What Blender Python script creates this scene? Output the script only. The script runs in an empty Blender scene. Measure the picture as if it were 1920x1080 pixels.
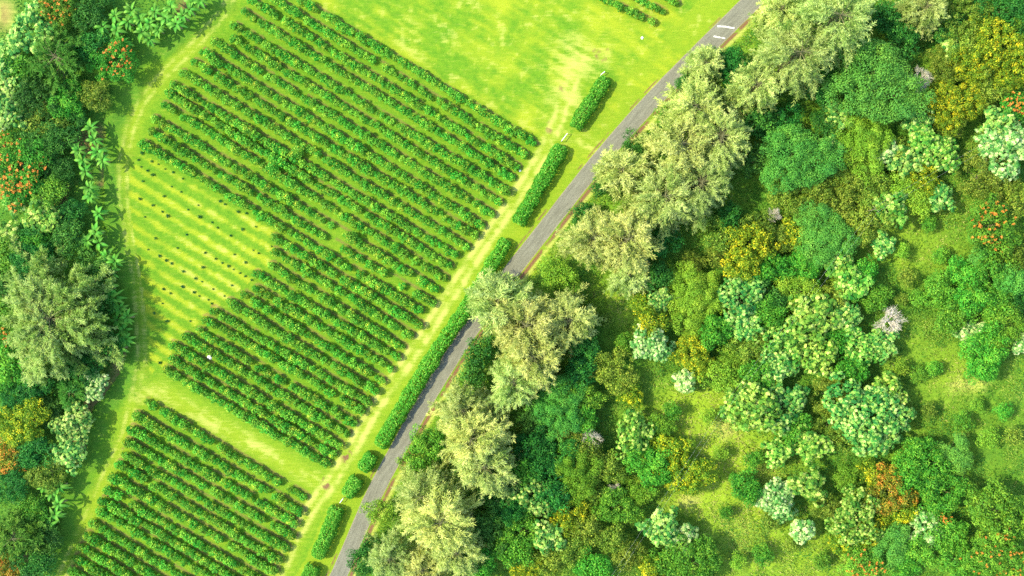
import bpy, math, random
import numpy as np
from mathutils import Vector

rng = np.random.default_rng(11)
random.seed(11)
C = bpy.context.scene.collection
H = 170.0                                   # camera height, metres
S = 10.0                                    # photo pixels per metre on the ground
PI = math.pi

def W(x, y, z=0.0):
    """ground position of a thing whose part at height z is seen at photo pixel x, y"""
    k = (H - z) / H
    return ((x - 960) / S * k, (540 - y) / S * k)

# ---------------------------------------------------------------- noise / geometry helpers
class VNoise:
    def __init__(s, seed): s.t = np.random.default_rng(seed).random((256, 256))
    def __call__(s, x, y, scale):
        x = np.asarray(x) / scale + 1000.3; y = np.asarray(y) / scale + 1000.7
        xi = np.floor(x).astype(int); yi = np.floor(y).astype(int)
        fx = x - xi; fy = y - yi
        fx = fx*fx*(3-2*fx); fy = fy*fy*(3-2*fy)
        t = s.t
        a = t[xi & 255, yi & 255]; b = t[(xi+1) & 255, yi & 255]
        c = t[xi & 255, (yi+1) & 255]; d = t[(xi+1) & 255, (yi+1) & 255]
        return (a*(1-fx)+b*fx)*(1-fy) + (c*(1-fx)+d*fx)*fy
    def fbm(s, x, y, scale, o=3):
        r = 0; a = 1; t = 0
        for i in range(o):
            r = r + a*s(x, y, scale); t += a; a *= .5; scale *= .5
        return r / t
N1, N2, N3 = VNoise(1), VNoise(2), VNoise(3)

def sstep(a, b, v):
    t = np.clip((v-a)/(b-a), 0, 1); return t*t*(3-2*t)

def dpoly(X, Y, pts):
    """distance to polyline, and signed side (positive = right of travel)"""
    best = np.full(X.shape, 1e9); side = np.zeros(X.shape)
    for (x0, y0), (x1, y1) in zip(pts[:-1], pts[1:]):
        dx, dy = x1-x0, y1-y0; L2 = dx*dx+dy*dy
        t = np.clip(((X-x0)*dx+(Y-y0)*dy)/L2, 0, 1)
        d = np.hypot(X-x0-t*dx, Y-y0-t*dy)
        sd = np.sign((Y-y0)*dx-(X-x0)*dy)
        m = d < best
        best = np.where(m, d, best); side = np.where(m, sd, side)
    return best, side

def inpoly(X, Y, poly):
    r = np.zeros(X.shape, bool); n = len(poly)
    for i in range(n):
        x0, y0 = poly[i]; x1, y1 = poly[(i+1) % n]
        if y0 == y1: continue
        c = ((y0 > Y) != (y1 > Y)) & (X < (x1-x0)*(Y-y0)/(y1-y0)+x0)
        r ^= c
    return r

def mesh_np(name, V, F, mat=None, tint=None, smooth=False):
    V = np.asarray(V, np.float32).reshape(-1, 3)
    F = np.asarray(F, np.int32); k = F.shape[1]
    me = bpy.data.meshes.new(name)
    me.vertices.add(len(V)); me.vertices.foreach_set('co', V.ravel())
    me.loops.add(F.size); me.loops.foreach_set('vertex_index', F.ravel())
    me.polygons.add(len(F))
    me.polygons.foreach_set('loop_start', np.arange(0, F.size, k, dtype=np.int32))
    me.polygons.foreach_set('loop_total', np.full(len(F), k, np.int32))
    if smooth: me.polygons.foreach_set('use_smooth', np.ones(len(F), bool))
    me.update(calc_edges=True); me.validate()
    if tint is not None:
        a = me.attributes.new('tint', 'FLOAT', 'POINT'); a.data.foreach_set('value', np.asarray(tint, np.float32).ravel())
    if mat: me.materials.append(mat)
    return me

def put(name, me, parent=None, loc=(0, 0, 0), rz=0, sc=1):
    o = bpy.data.objects.new(name, me); C.objects.link(o)
    o.location = loc; o.rotation_euler = (0, 0, rz)
    o.scale = sc if isinstance(sc, tuple) else (sc, sc, sc)
    if parent: o.parent = parent
    return o

def tag(o, label=None, cat=None, group=None, kind=None):
    if label: o['label'] = label
    if cat: o['category'] = cat
    if group: o['group'] = group
    if kind: o['kind'] = kind
    return o

def empty(name, loc):
    o = bpy.data.objects.new(name, None); C.objects.link(o); o.location = loc
    o.empty_display_size = .3
    return o

def unit(v): return v / np.maximum(np.linalg.norm(v, axis=-1, keepdims=True), 1e-9)

def leaf_quads(c, t, n, L, Wd, fold=.12):
    """diamond leaves: centre c, direction t, normal n, length, width"""
    t = unit(t); s = unit(np.cross(n, t)); n = np.cross(t, s)
    L = np.broadcast_to(np.asarray(L, float), (len(c),))[:, None]; Wd = np.broadcast_to(np.asarray(Wd, float), (len(c),))[:, None]
    V = np.stack([c - t*L*.5, c + s*Wd*.5 + n*Wd*fold + t*L*.06, c + t*L*.5 - n*L*.08, c - s*Wd*.5 + n*Wd*fold + t*L*.06], 1)
    return V.reshape(-1, 3), np.arange(len(c)*4).reshape(-1, 4)

def rdir(n, r=rng):
    return unit(r.normal(size=(n, 3)))

def tubes(paths, sides=6):
    """paths: list of (points Nx3, radii N) -> V, F"""
    Vs, Fs, o = [], [], 0
    for P, R in paths:
        P = np.asarray(P, float); R = np.asarray(R, float)
        T = np.gradient(P, axis=0); T = unit(T)
        up = np.where(np.abs(T[:, 2:3]) > .9, np.array([[1., 0, 0]]), np.array([[0, 0, 1.]]))
        A = unit(np.cross(T, up)); B = np.cross(T, A)
        an = np.linspace(0, 2*PI, sides, endpoint=False)
        ring = P[:, None] + R[:, None, None]*(A[:, None]*np.cos(an)[None, :, None] + B[:, None]*np.sin(an)[None, :, None])
        Vs.append(ring.reshape(-1, 3)); n = len(P)
        i = np.arange(n-1)[:, None]*sides; j = np.arange(sides)[None]; j2 = (j+1) % sides
        Fs.append(np.stack([i+j, i+j2, i+sides+j2, i+sides+j], -1).reshape(-1, 4)+o); o += n*sides
    return np.concatenate(Vs), np.concatenate(Fs)

# ---------------------------------------------------------------- materials
def lin(r, g, b): return (r, g, b, 1)

def nodes_of(name):
    m = bpy.data.materials.new(name); m.use_nodes = True
    nt = m.node_tree; nt.nodes.clear()
    return m, nt, nt.nodes.new, nt.links.new

def leaf_mat(name, stops, transl=.28, rough=.55, vary=.22, hue=.02, spec=.12):
    m, nt, new, link = nodes_of(name)
    out = new('ShaderNodeOutputMaterial'); mix = new('ShaderNodeMixShader'); mix.inputs[0].default_value = transl
    bs = new('ShaderNodeBsdfPrincipled'); bs.inputs['Roughness'].default_value = rough
    bs.inputs['Specular IOR Level'].default_value = spec
    tr = new('ShaderNodeBsdfTranslucent')
    at = new('ShaderNodeAttribute'); at.attribute_name = 'tint'
    rp = new('ShaderNodeValToRGB'); el = rp.color_ramp.elements
    while len(el) < len(stops): el.new(.5)
    for e, (p, c) in zip(el, stops): e.position = p; e.color = lin(*c)
    oi = new('ShaderNodeObjectInfo'); hs = new('ShaderNodeHueSaturation')
    mr = new('ShaderNodeMapRange'); mr.inputs[3].default_value = 1-vary; mr.inputs[4].default_value = 1+vary
    m2 = new('ShaderNodeMath'); m2.operation = 'MULTIPLY'; m2.inputs[1].default_value = 7.31
    m3 = new('ShaderNodeMath'); m3.operation = 'FRACT'
    mh = new('ShaderNodeMapRange'); mh.inputs[3].default_value = .5-hue; mh.inputs[4].default_value = .5+hue
    link(oi.outputs['Random'], mr.inputs[0]); link(oi.outputs['Random'], m2.inputs[0]); link(m2.outputs[0], m3.inputs[0]); link(m3.outputs[0], mh.inputs[0])
    link(at.outputs['Fac'], rp.inputs[0]); link(rp.outputs[0], hs.inputs['Color'])
    link(mr.outputs[0], hs.inputs['Value']); link(mh.outputs[0], hs.inputs['Hue'])
    link(hs.outputs[0], bs.inputs['Base Color']); link(hs.outputs[0], tr.inputs['Color'])
    link(bs.outputs[0], mix.inputs[1]); link(tr.outputs[0], mix.inputs[2]); link(mix.outputs[0], out.inputs[0])
    return m

def plain_mat(name, c1, c2, scale=3., rough=.8, bump=.0):
    m, nt, new, link = nodes_of(name)
    out = new('ShaderNodeOutputMaterial'); bs = new('ShaderNodeBsdfPrincipled'); bs.inputs['Roughness'].default_value = rough
    bs.inputs['Specular IOR Level'].default_value = .2
    tc = new('ShaderNodeTexCoord'); nz = new('ShaderNodeTexNoise'); nz.inputs['Scale'].default_value = scale; nz.inputs['Detail'].default_value = 5
    rp = new('ShaderNodeValToRGB'); e = rp.color_ramp.elements
    e[0].position = .35; e[0].color = lin(*c1); e[1].position = .65; e[1].color = lin(*c2)
    link(tc.outputs['Object'], nz.inputs['Vector']); link(nz.outputs[0], rp.inputs[0]); link(rp.outputs[0], bs.inputs['Base Color'])
    if bump:
        b = new('ShaderNodeBump'); b.inputs['Strength'].default_value = bump; link(nz.outputs[0], b.inputs['Height']); link(b.outputs[0], bs.inputs['Normal'])
    link(bs.outputs[0], out.inputs[0])
    return m

M = {}
M['coffee'] = leaf_mat('coffee_leaves', [(0, (.04, .24, .02)), (.55, (.105, .37, .03)), (.9, (.24, .50, .045)), (1, (.52, .54, .04))], vary=.24, hue=.018)
M['hedge'] = leaf_mat('hedge_leaves', [(0, (.025, .18, .012)), (.6, (.085, .35, .025)), (1, (.28, .54, .06))], vary=.05, hue=.005)
M['casuarina'] = leaf_mat('casuarina_needles', [(0, (.17, .29, .045)), (.4, (.42, .53, .13)), (1, (.74, .78, .27))], transl=.45, vary=.17, hue=.022, spec=.1)
M['feather'] = leaf_mat('feathery_grey_green', [(0, (.12, .27, .035)), (.5, (.28, .50, .095)), (1, (.50, .68, .20))], transl=.45, vary=.1, spec=.1)
M['darkfeather'] = leaf_mat('feathery_dark_green', [(0, (.035, .14, .015)), (.5, (.085, .26, .03)), (1, (.19, .38, .05))], transl=.4, vary=.1, spec=.1)
M['albizia'] = leaf_mat('fine_emerald_leaves', [(0, (.04, .19, .035)), (.5, (.095, .31, .04)), (1, (.21, .43, .055))], vary=.12, hue=.012)
M['lime'] = leaf_mat('lime_leaves', [(0, (.07, .20, .015)), (.5, (.16, .35, .025)), (1, (.31, .46, .04))], vary=.15, hue=.012)
M['kukui'] = leaf_mat('silvery_leaves', [(0, (.015, .13, .02)), (.4, (.06, .25, .04)), (.68, (.27, .47, .075)), (1, (.52, .66, .19))], vary=.15, hue=.015)
M['kukuiy'] = leaf_mat('pale_yellow_green_leaves', [(0, (.02, .13, .015)), (.4, (.09, .27, .025)), (.7, (.27, .45, .06)), (1, (.52, .62, .15))], vary=.15, hue=.015)
M['white'] = leaf_mat('whitish_leaves', [(0, (.03, .16, .02)), (.4, (.11, .31, .06)), (.72, (.40, .55, .17)), (1, (.64, .70, .33))], vary=.1, hue=.01)
M['green'] = leaf_mat('green_leaves', [(0, (.025, .13, .012)), (.55, (.08, .28, .022)), (1, (.22, .43, .035))], vary=.2, hue=.02)
M['dark'] = leaf_mat('dark_green_leaves', [(0, (.012, .075, .012)), (.6, (.035, .16, .02)), (1, (.10, .28, .035))], vary=.2, hue=.02)
M['olive'] = leaf_mat('olive_leaves', [(0, (.045, .11, .013)), (.55, (.14, .25, .022)), (1, (.33, .40, .05))], vary=.2, hue=.012)
M['yellow'] = leaf_mat('yellow_leaves', [(0, (.05, .14, .010)), (.45, (.14, .27, .016)), (.78, (.36, .42, .02)), (1, (.66, .58, .02))], vary=.15, hue=.012)
M['orange'] = leaf_mat('orange_olive_leaves', [(0, (.06, .10, .012)), (.5, (.18, .24, .02)), (.8, (.45, .34, .03)), (1, (.55, .20, .03))], vary=.1, hue=.01)
M['banana'] = leaf_mat('banana_leaf', [(0, (.025, .15, .018)), (.5, (.095, .32, .03)), (1, (.40, .55, .09))], transl=.3, rough=.5, vary=.25, hue=.015)
M['young'] = leaf_mat('young_plant_leaves', [(0, (.01, .09, .02)), (1, (.05, .22, .04))], vary=.15)
M['blossom'] = leaf_mat('orange_blossom', [(0, (.40, .13, .02)), (1, (.60, .28, .045))], transl=.2, vary=.1, hue=.01)
M['grass'] = leaf_mat('meadow_blades', [(0, (.035, .16, .014)), (.5, (.10, .26, .022)), (.85, (.24, .36, .04)), (1, (.42, .43, .12))], transl=.3, vary=0, hue=0, spec=.1)
M['under'] = leaf_mat('undergrowth_leaves', [(0, (.012, .085, .012)), (.6, (.04, .19, .02)), (1, (.14, .32, .035))], vary=0, hue=0)
M['scrub'] = leaf_mat('scrub_leaves', [(0, (.02, .12, .018)), (.4, (.06, .21, .022)), (.7, (.15, .29, .03)), (1, (.32, .40, .06))], vary=0, hue=0)
M['bark'] = plain_mat('bark', (.08, .08, .035), (.17, .17, .075), 4, .9, .3)
M['greybark'] = plain_mat('bleached_bark', (.40, .37, .27), (.62, .58, .44), 4, .9, .2)
M['pinkbark'] = plain_mat('pale_blossom_twigs', (.50, .44, .35), (.72, .66, .55), 4, .9, .2)
M['stem'] = plain_mat('banana_stem', (.16, .20, .06), (.26, .20, .10), 3, .6)
M['whitepipe'] = plain_mat('white_pipe', (.70, .70, .66), (.82, .81, .78), 3, .5)
M['paint'] = plain_mat('worn_white_paint', (.30, .30, .28), (.66, .65, .62), 5, .7)
M['cable'] = plain_mat('grey_cable', (.35, .37, .35), (.45, .47, .45), 3, .5)

# ---------------------------------------------------------------- layout read from the photograph (photo pixels)
ROAD = [(560, 1200), (600, 1140), (635, 1080), (664, 1012), (695, 940), (720, 890), (748, 840), (780, 780), (816, 720), (848, 668), (882, 618), (920, 562), (960, 508), (1015, 438), (1073, 363),
        (1113, 313), (1153, 266), (1192, 222), (1231, 180), (1262, 148), (1291, 120), (1320, 91), (1352, 60), (1413, 0), (1470, -55), (1540, -120)]
TRACK = [(452, -40), (418, 25), (367, 83), (315, 132), (267, 187), (243, 245), (231, 310), (232, 377), (245, 460), (257, 527), (263, 593), (266, 660), (258, 720), (236, 815), (207, 875), (180, 937), (150, 1003), (128, 1055), (100, 1120)]
PATH = [(1110, 60), (1078, 140), (1050, 215), (1018, 290), (962, 378), (913, 447), (877, 503), (835, 567), (805, 613), (770, 668), (738, 712), (700, 768), (680, 803), (655, 850), (620, 905), (585, 950), (553, 1005), (530, 1060), (505, 1110)]
LANE = [(262, 742), (300, 735), (380, 782), (480, 838), (590, 902)]
LEFT = [(-400, -300), (470, -300), (410, -20), (372, 25), (330, 52), (282, 80), (245, 112), (232, 160), (200, 200), (196, 330), (196, 420), (214, 480), (222, 560), (246, 640), (226, 700), (200, 738), (172, 770), (165, 850), (128, 900), (116, 950), (106, 1000), (78, 1090), (40, 1400), (-400, 1400)]
YOUNG = [(262, 290), (300, 305), (400, 355), (500, 408), (522, 445), (516, 492), (478, 520), (430, 560), (380, 600), (330, 640), (310, 690), (282, 700), (276, 600), (262, 500), (244, 400), (242, 330)]
# rows of crop bushes: start, end, gaps (photo x ranges)
ROWS = [((566, 2), (1001, 268), [(603, 611), (660, 668)]), ((514, -2), (983, 289), [(588, 594), (706, 718)]), ((474, 2), (970, 312), [(559, 566)]), ((460, 23), (960, 332), []),
        ((443, 48), (950, 358), []), ((442, 75), (935, 377), []), ((405, 80), (922, 400), []), ((383, 97), (905, 421), []), ((368, 117), (890, 440), [(399, 408)]), ((347, 137), (876, 461), []),
        ((330, 160), (853, 477), []), ((322, 177), (843, 497), []), ((312, 197), (835, 520), [(335, 343), (788, 795)]), ((293, 222), (817, 540), [(298, 308), (628, 646), (776, 786)]),
        ((288, 247), (812, 567), [(612, 638), (727, 749), (758, 780)]), ((273, 270), (787, 580), []), ((517, 445), (788, 607), []), ((517, 470), (772, 627), [(617, 626)]), ((513, 497), (757, 650), []),
        ((483, 513), (747, 668), []), ((484, 540), (733, 688), [(507, 515)]), ((460, 551), (718, 712), [(466, 475), (692, 701)]), ((433, 565), (703, 730), []), ((402, 580), (692, 752), []),
        ((388, 597), (682, 768), []), ((377, 620), (665, 791), []), ((352, 630), (652, 809), []), ((328, 645), (638, 832), []), ((328, 673), (625, 848), []), ((315, 692), (612, 865), [])]
LOWROWS = [((280, 753), (572, 930), [(527, 537)]), ((260, 777), (566, 955), []), ((252, 802), (554, 978), []), ((243, 827), (551, 1002), [(500, 510)]), ((235, 848), (538, 1024), []), ((228, 868), (525, 1047), [(266, 274), (280, 288)]),
           ((217, 892), (517, 1068), []), ((206, 916), (505, 1092), [(234, 244)]), ((198, 935), (495, 1113), []), ((193, 955), (440, 1103), []), ((178, 978), (395, 1108), []), ((168, 1001), (345, 1107), []), ((157, 1023), (295, 1106), []),
           ((148, 1044), (255, 1108), []), ((140, 1068), (205, 1107), [])]
TOPROWS = [((1118, -10), (1222, 42), [(1210, 1216)]), ((1180, -12), (1243, 22), []), ((1238, -10), (1268, 6), [])]
HEDGES = [[(1077, 240), (1100, 204), (1120, 172), (1137, 147)], [(1054, 274), (1025, 325), (1000, 370), (970, 420)],
          [(951, 450), (926, 490), (905, 530), (870, 585), (825, 650), (780, 722), (746, 780), (711, 837)],
          [(680, 882), (690, 866), (700, 852)], [(649, 930), (660, 913), (672, 896)], [(634, 950), (615, 998), (594, 1045)], [(590, 1060), (580, 1082), (568, 1110)]]
YPL = [(433, 442), (509, 462), (485, 475), (440, 477), (385, 474), (405, 485), (417, 493), (461, 492), (429, 499), (438, 505), (450, 512), (460, 518), (472, 525), (312, 488), (322, 494), (344, 509), (367, 522), (379, 528), (400, 542), (421, 555),
       (435, 535), (344, 538), (364, 548), (320, 550), (307, 542), (374, 555), (391, 562), (397, 569), (316, 602), (305, 569), (357, 602), (381, 501), (475, 469), (263, 373), (287, 385), (308, 368), (272, 407), (315, 405), (305, 397), (292, 447),
       (300, 480), (278, 468), (413, 377), (447, 397), (422, 383), (408, 427), (433, 442), (375, 407), (455, 430), (353, 393), (398, 417), (333, 465), (307, 542), (313, 602), (300, 680), (290, 587), (342, 537),
       (267, 287), (285, 303), (297, 308), (265, 313), (277, 320), (287, 328), (310, 317), (325, 323), (343, 335), (322, 350), (268, 340), (340, 360), (372, 385), (260, 300), (462, 400), (480, 425), (350, 440)]

def road_width(y): return 3.05 + .5*np.clip((300-np.asarray(y))/300, 0, 1)

def zones(X, Y):
    """soil, straw, meadow and yellow-grass amounts of the ground, painted shade included, in photo pixel coordinates"""
    dr, sr = dpoly(X, Y, ROAD); dt, _ = dpoly(X, Y, TRACK); dp, _ = dpoly(X, Y, PATH); dl, _ = dpoly(X, Y, LANE)
    right = sr > 0
    left = inpoly(X, Y, LEFT)
    nA = N1.fbm(X, Y, 60, 3); nB = N2.fbm(X, Y, 22, 3); nC = N3.fbm(X, Y, 9, 2)
    u = X*.857+Y*.515; v = -X*.515+Y*.857                       # along / across the crop rows
    st = N2.fbm(u*.12, v, 7, 2); st2 = N3.fbm(u*.1, v, 16, 2)
    field = (~right) & (~left)
    straw = np.zeros(X.shape); soil_shade = np.zeros(X.shape); mead_shade = np.zeros(X.shape); yel = np.zeros(X.shape)
    # open field above the crop
    vt = -1001*.515+268*.857
    top = field & (v < vt-12) & (X > 450)
    yel = np.where(field, .10+.35*(nA-.5)+.25*(nB-.5), 0)
    yel = np.where(top, .42+1.5*(nA-.5)+.8*(nB-.5)+.5*(nC-.5)+1.1*(st-.5), yel)
    dv = vt - v
    straw = np.where(top, sstep(.5, .72, st*.6+st2*.4)*sstep(10, 24, dv)*sstep(150, 50, dv)*.62*sstep(.35, .6, nA*.5+nB*.5), straw)
    straw = np.where(top, np.maximum(straw, .42*sstep(.56, .74, nB*.45+nC*.55)), straw)
    # bare stretch at the upper end of the path
    bare = np.exp(-((X-1062)/46.)**2-((Y-185)/70.)**2) + .9*np.exp(-((X-1100)/55.)**2-((Y-95)/40.)**2)
    straw = np.where(field, np.maximum(straw, bare*(.10+1.0*sstep(.3, .7, nB*.6+st*.4))*.8), straw)
    soil_shade = np.maximum(soil_shade, np.where(field, 1.0*np.exp(-((X-1125)/34.)**2-((Y-104)/15.)**2)*sstep(.48, .72, nB*.5+nC*.5), 0))
    soil_shade = np.maximum(soil_shade, np.where(field, .9*np.exp(-((X-1055)/12.)**2-((Y-178)/26.)**2)*sstep(.48, .7, nB*.5+nC*.5), 0))
    soil_shade = np.maximum(soil_shade, np.where(field, .8*np.exp(-((X-1030)/8.)**2-((Y-240)/14.)**2)*sstep(.3, .6, nC), 0))
    soil_shade = np.maximum(soil_shade, 1.2*np.exp(-((X-611)/9.)**2-((Y-903)/18.)**2)*sstep(.35, .6, nC))
    soil_shade = np.maximum(soil_shade, 1.0*np.exp(-((X-650)/12.)**2-((Y-855)/16.)**2)*sstep(.45, .6, nC))
    # path beside the rows: two pale wheel lines, greener middle
    w = np.exp(-((dp-9)/5.5)**2)*(.55+.8*(nB)) + .35*np.exp(-(dp/17.)**2)
    fade = sstep(1120, 800, Y)*.45+.55
    straw = np.where(field, np.maximum(straw, w*.58*fade*sstep(55, 210, Y)*(.45+1.1*sstep(.3, .65, st2*.5+nC*.5))), straw)
    yel = np.where(field, np.maximum(yel, .6*np.exp(-(dp/26.)**2)*sstep(40, 160, Y)), yel)
    # lane between the blocks
    lw = np.exp(-(dl/17.)**2)*(.12+1.1*sstep(.38, .68, st*.65+nC*.35))
    straw = np.where(field, np.maximum(straw, lw*.58), straw)
    yel = np.where(field, np.maximum(yel, .6*np.exp(-(dl/28.)**2)), yel)
    # farm track along the trees: worn wheel lines
    tw = np.exp(-((dt-7)/4.4)**2)*(.1+.9*sstep(.25, .75, nB*.5+nC*.5))
    straw = np.where(field, np.maximum(straw, tw*.62), straw)
    yel = np.where(field, np.maximum(yel, .55*np.exp(-(dt/22.)**2)), yel)
    green = field & (dt < 120) & ~inpoly(X, Y, YOUNG)
    # strip beside the wood: tree shade painted in as greener grass
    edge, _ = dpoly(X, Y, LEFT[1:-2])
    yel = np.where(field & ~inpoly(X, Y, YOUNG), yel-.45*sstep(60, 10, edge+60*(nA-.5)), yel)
    # crop rows: brown litter and painted bush shade along their upper side
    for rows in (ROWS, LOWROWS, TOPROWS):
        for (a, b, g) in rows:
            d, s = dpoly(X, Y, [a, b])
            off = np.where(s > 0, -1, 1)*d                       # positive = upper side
            soil_shade = np.maximum(soil_shade, np.exp(-((off-7.5)/4.2)**2)*sstep(.22, .5, nC*.5+nB*.5)*.62*(d < 20))
    # young field: yellow planting lines, green between
    inY = inpoly(X, Y, YOUNG)
    cc = Y-.603*X
    ph = (cc-132)/28.1
    band = .5+.5*np.cos(2*PI*ph)
    yel = np.where(inY, np.clip(-.28+(.75+1.0*nA)*sstep(.25, .85, band+.8*(nB-.5)+.6*(nC-.5))+.8*(nA-.5)+.35*sstep(330, 480, X)*nB, 0, 1), yel)
    straw = np.where(inY, sstep(.72, 1.05, band*.45+nB*.35+nC*.5)*.6*sstep(270, 360, X), straw)
    # grass verge by the road
    yel = np.where(field & (dr < 70), np.maximum(yel, .5+.3*(nB-.5)), yel)
    soil_shade = np.maximum(soil_shade, np.where(right, np.exp(-((dr-21)/4.)**2)*sstep(.2, .5, nB), np.exp(-((dr-20)/2.2)**2)*sstep(.45, .6, nB)*.8))
    straw = np.where(right, np.maximum(straw, np.exp(-((dr-27)/5.)**2)*.7), straw)
    # right-hand meadow
    mead_shade = np.where(right, sstep(22, 50, dr), mead_shade); mead_shade = np.where(field & (X < 520), np.maximum(mead_shade, .75*sstep(52, 12, edge+46*(nB-.5))), mead_shade)  # second step paints tree shade beside the wood as darker meadow green
    mead_shade = np.maximum(mead_shade, np.where(X < 520, sstep(-9, 9, np.where(left, edge, -edge)+26*(nB-.5)), 0))
    yel = np.where(right, .24+.8*(nA-.5)+.3*(nB-.5), yel)
    for (cx, cy, rx, ry, a) in [(1385, 905, 95, 130, .95), (1340, 850, 45, 70, .35), (1720, 440, 80, 70, .55), (1790, 720, 60, 40, .5), (1290, 940, 30, 25, .55), (1165, 560, 70, 45, .6),
                                (1490, 1040, 90, 60, .6), (1750, 640, 60, 40, .25), (1010, 500, 50, 40, .3), (1290, 770, 70, 60, .8)]:
        yel = np.where(right, yel+a*np.exp(-((X-cx)/rx)**2-((Y-cy)/ry)**2), yel)
    for (cx, cy, rx, ry, a) in [(1290, 935, 22, 16, .9), (1358, 802, 24, 22, .9), (1380, 1000, 40, 40, .35), (1810, 722, 35, 16, .8), (1440, 880, 40, 40, .3)]:
        straw = np.where(right, np.maximum(straw, a*np.exp(-((X-cx)/rx)**2-((Y-cy)/ry)**2)*(.4+nB)), straw)
    br = np.exp(-((X-8)/24.)**2-((Y-28)/34.)**2)
    straw = np.where(left, np.maximum(straw, .9*br), straw)
    soil_shade = np.where(left, np.maximum(soil_shade, .55*br*sstep(.4, .6, nB)), soil_shade)
    soil_shade = np.where(left, np.maximum(soil_shade, .6*(1-br)*sstep(.5, .7, nA)), soil_shade)
    hz = mead_shade*sstep(40, 90, dr)*(.05+.75*N1.fbm(X, Y, 22, 3))
    return np.clip(soil_shade, 0, 1), np.clip(straw, 0, 1), np.clip(mead_shade, 0, 1), np.clip(yel, 0, 1), hz

def ground_material():
    m, nt, new, link = nodes_of('grass_and_soil')
    out = new('ShaderNodeOutputMaterial'); bs = new('ShaderNodeBsdfPrincipled')
    bs.inputs['Roughness'].default_value = .9; bs.inputs['Specular IOR Level'].default_value = .08
    tc = new('ShaderNodeTexCoord')
    def noise(scale, detail=6, rough=.6, vec=None):
        n = new('ShaderNodeTexNoise'); n.inputs['Scale'].default_value = scale; n.inputs['Detail'].default_value = detail; n.inputs['Roughness'].default_value = rough
        link(vec or tc.outputs['Object'], n.inputs['Vector']); return n.outputs[0]
    def mixc(f, a, b, bt='MIX'):
        n = new('ShaderNodeMix'); n.data_type = 'RGBA'; n.blend_type = bt; n.clamp_factor = True
        for s, v in ((n.inputs[0], f), (n.inputs[6], a), (n.inputs[7], b)):
            if isinstance(v, (tuple, float, int)): s.default_value = v
            else: link(v, s)
        return n.outputs[2]
    def math_(op, a, b):
        n = new('ShaderNodeMath'); n.operation = op; n.use_clamp = False
        for s, v in ((n.inputs[0], a), (n.inputs[1], b)):
            if isinstance(v, (float, int)): s.default_value = v
            else: link(v, s)
        return n.outputs[0]
    def attr(a):
        n = new('ShaderNodeAttribute'); n.attribute_name = a; return n.outputs['Fac']
    def ramp(v, a, b):
        n = new('ShaderNodeMapRange'); n.inputs[1].default_value = a; n.inputs[2].default_value = b; link(v, n.inputs[0]); return n.outputs[0]
    fine = noise(5.5, 8, .75); mid = noise(1.1, 6, .65); tiny = noise(16., 4, .7)
    mp = new('ShaderNodeMapping'); mp.inputs['Rotation'].default_value = (0, 0, math.radians(31)); mp.inputs['Scale'].default_value = (.22, 1.6, 1)
    link(tc.outputs['Object'], mp.inputs['Vector'])
    streak = noise(1.6, 6, .65, mp.outputs[0])
    g = mixc(ramp(mid, .35, .65), lin(.070, .19, .010), lin(.120, .245, .013))
    yl = mixc(ramp(fine, .35, .65), lin(.19, .285, .013), lin(.31, .34, .02))
    yf = math_('ADD', attr('yellow'), math_('MULTIPLY', math_('SUBTRACT', fine, .5), 1.5))
    yf = math_('ADD', yf, math_('MULTIPLY', math_('SUBTRACT', streak, .5), .7))
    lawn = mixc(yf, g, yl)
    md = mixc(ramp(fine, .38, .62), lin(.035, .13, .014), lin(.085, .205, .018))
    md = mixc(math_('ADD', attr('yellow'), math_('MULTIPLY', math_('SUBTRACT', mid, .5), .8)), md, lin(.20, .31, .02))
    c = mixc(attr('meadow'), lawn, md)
    sf = ramp(math_('ADD', attr('straw'), math_('MULTIPLY', math_('SUBTRACT', math_('ADD', fine, streak), 1.0), 1.35)), .12, .9)
    c = mixc(sf, c, mixc(ramp(tiny, .35, .65), lin(.28, .33, .045), lin(.48, .46, .13)))
    so = ramp(math_('ADD', attr('soil_shade'), math_('MULTIPLY', math_('SUBTRACT', fine, .5), .9)), .25, .75)
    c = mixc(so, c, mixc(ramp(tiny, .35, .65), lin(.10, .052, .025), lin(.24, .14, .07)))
    tv = ramp(tiny, .3, .7)
    c = mixc(.5, c, mixc(tv, lin(.55, .62, .5), lin(1.25, 1.2, 1.3)), 'MULTIPLY')
    link(c, bs.inputs['Base Color'])
    bp = new('ShaderNodeBump'); bp.inputs['Strength'].default_value = .5; bp.inputs['Distance'].default_value = .12
    link(math_('ADD', fine, tiny), bp.inputs['Height']); link(bp.outputs[0], bs.inputs['Normal'])
    link(bs.outputs[0], out.inputs[0])
    return m
M['ground'] = ground_material()

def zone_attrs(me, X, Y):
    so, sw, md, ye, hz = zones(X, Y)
    for n, v in (('soil_shade', so), ('straw', sw), ('meadow', md), ('yellow', ye)):  # meadow and yellow also carry the tree shade painted beside the wood
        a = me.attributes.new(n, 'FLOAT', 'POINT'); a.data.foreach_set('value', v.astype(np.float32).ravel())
    return hz

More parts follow.
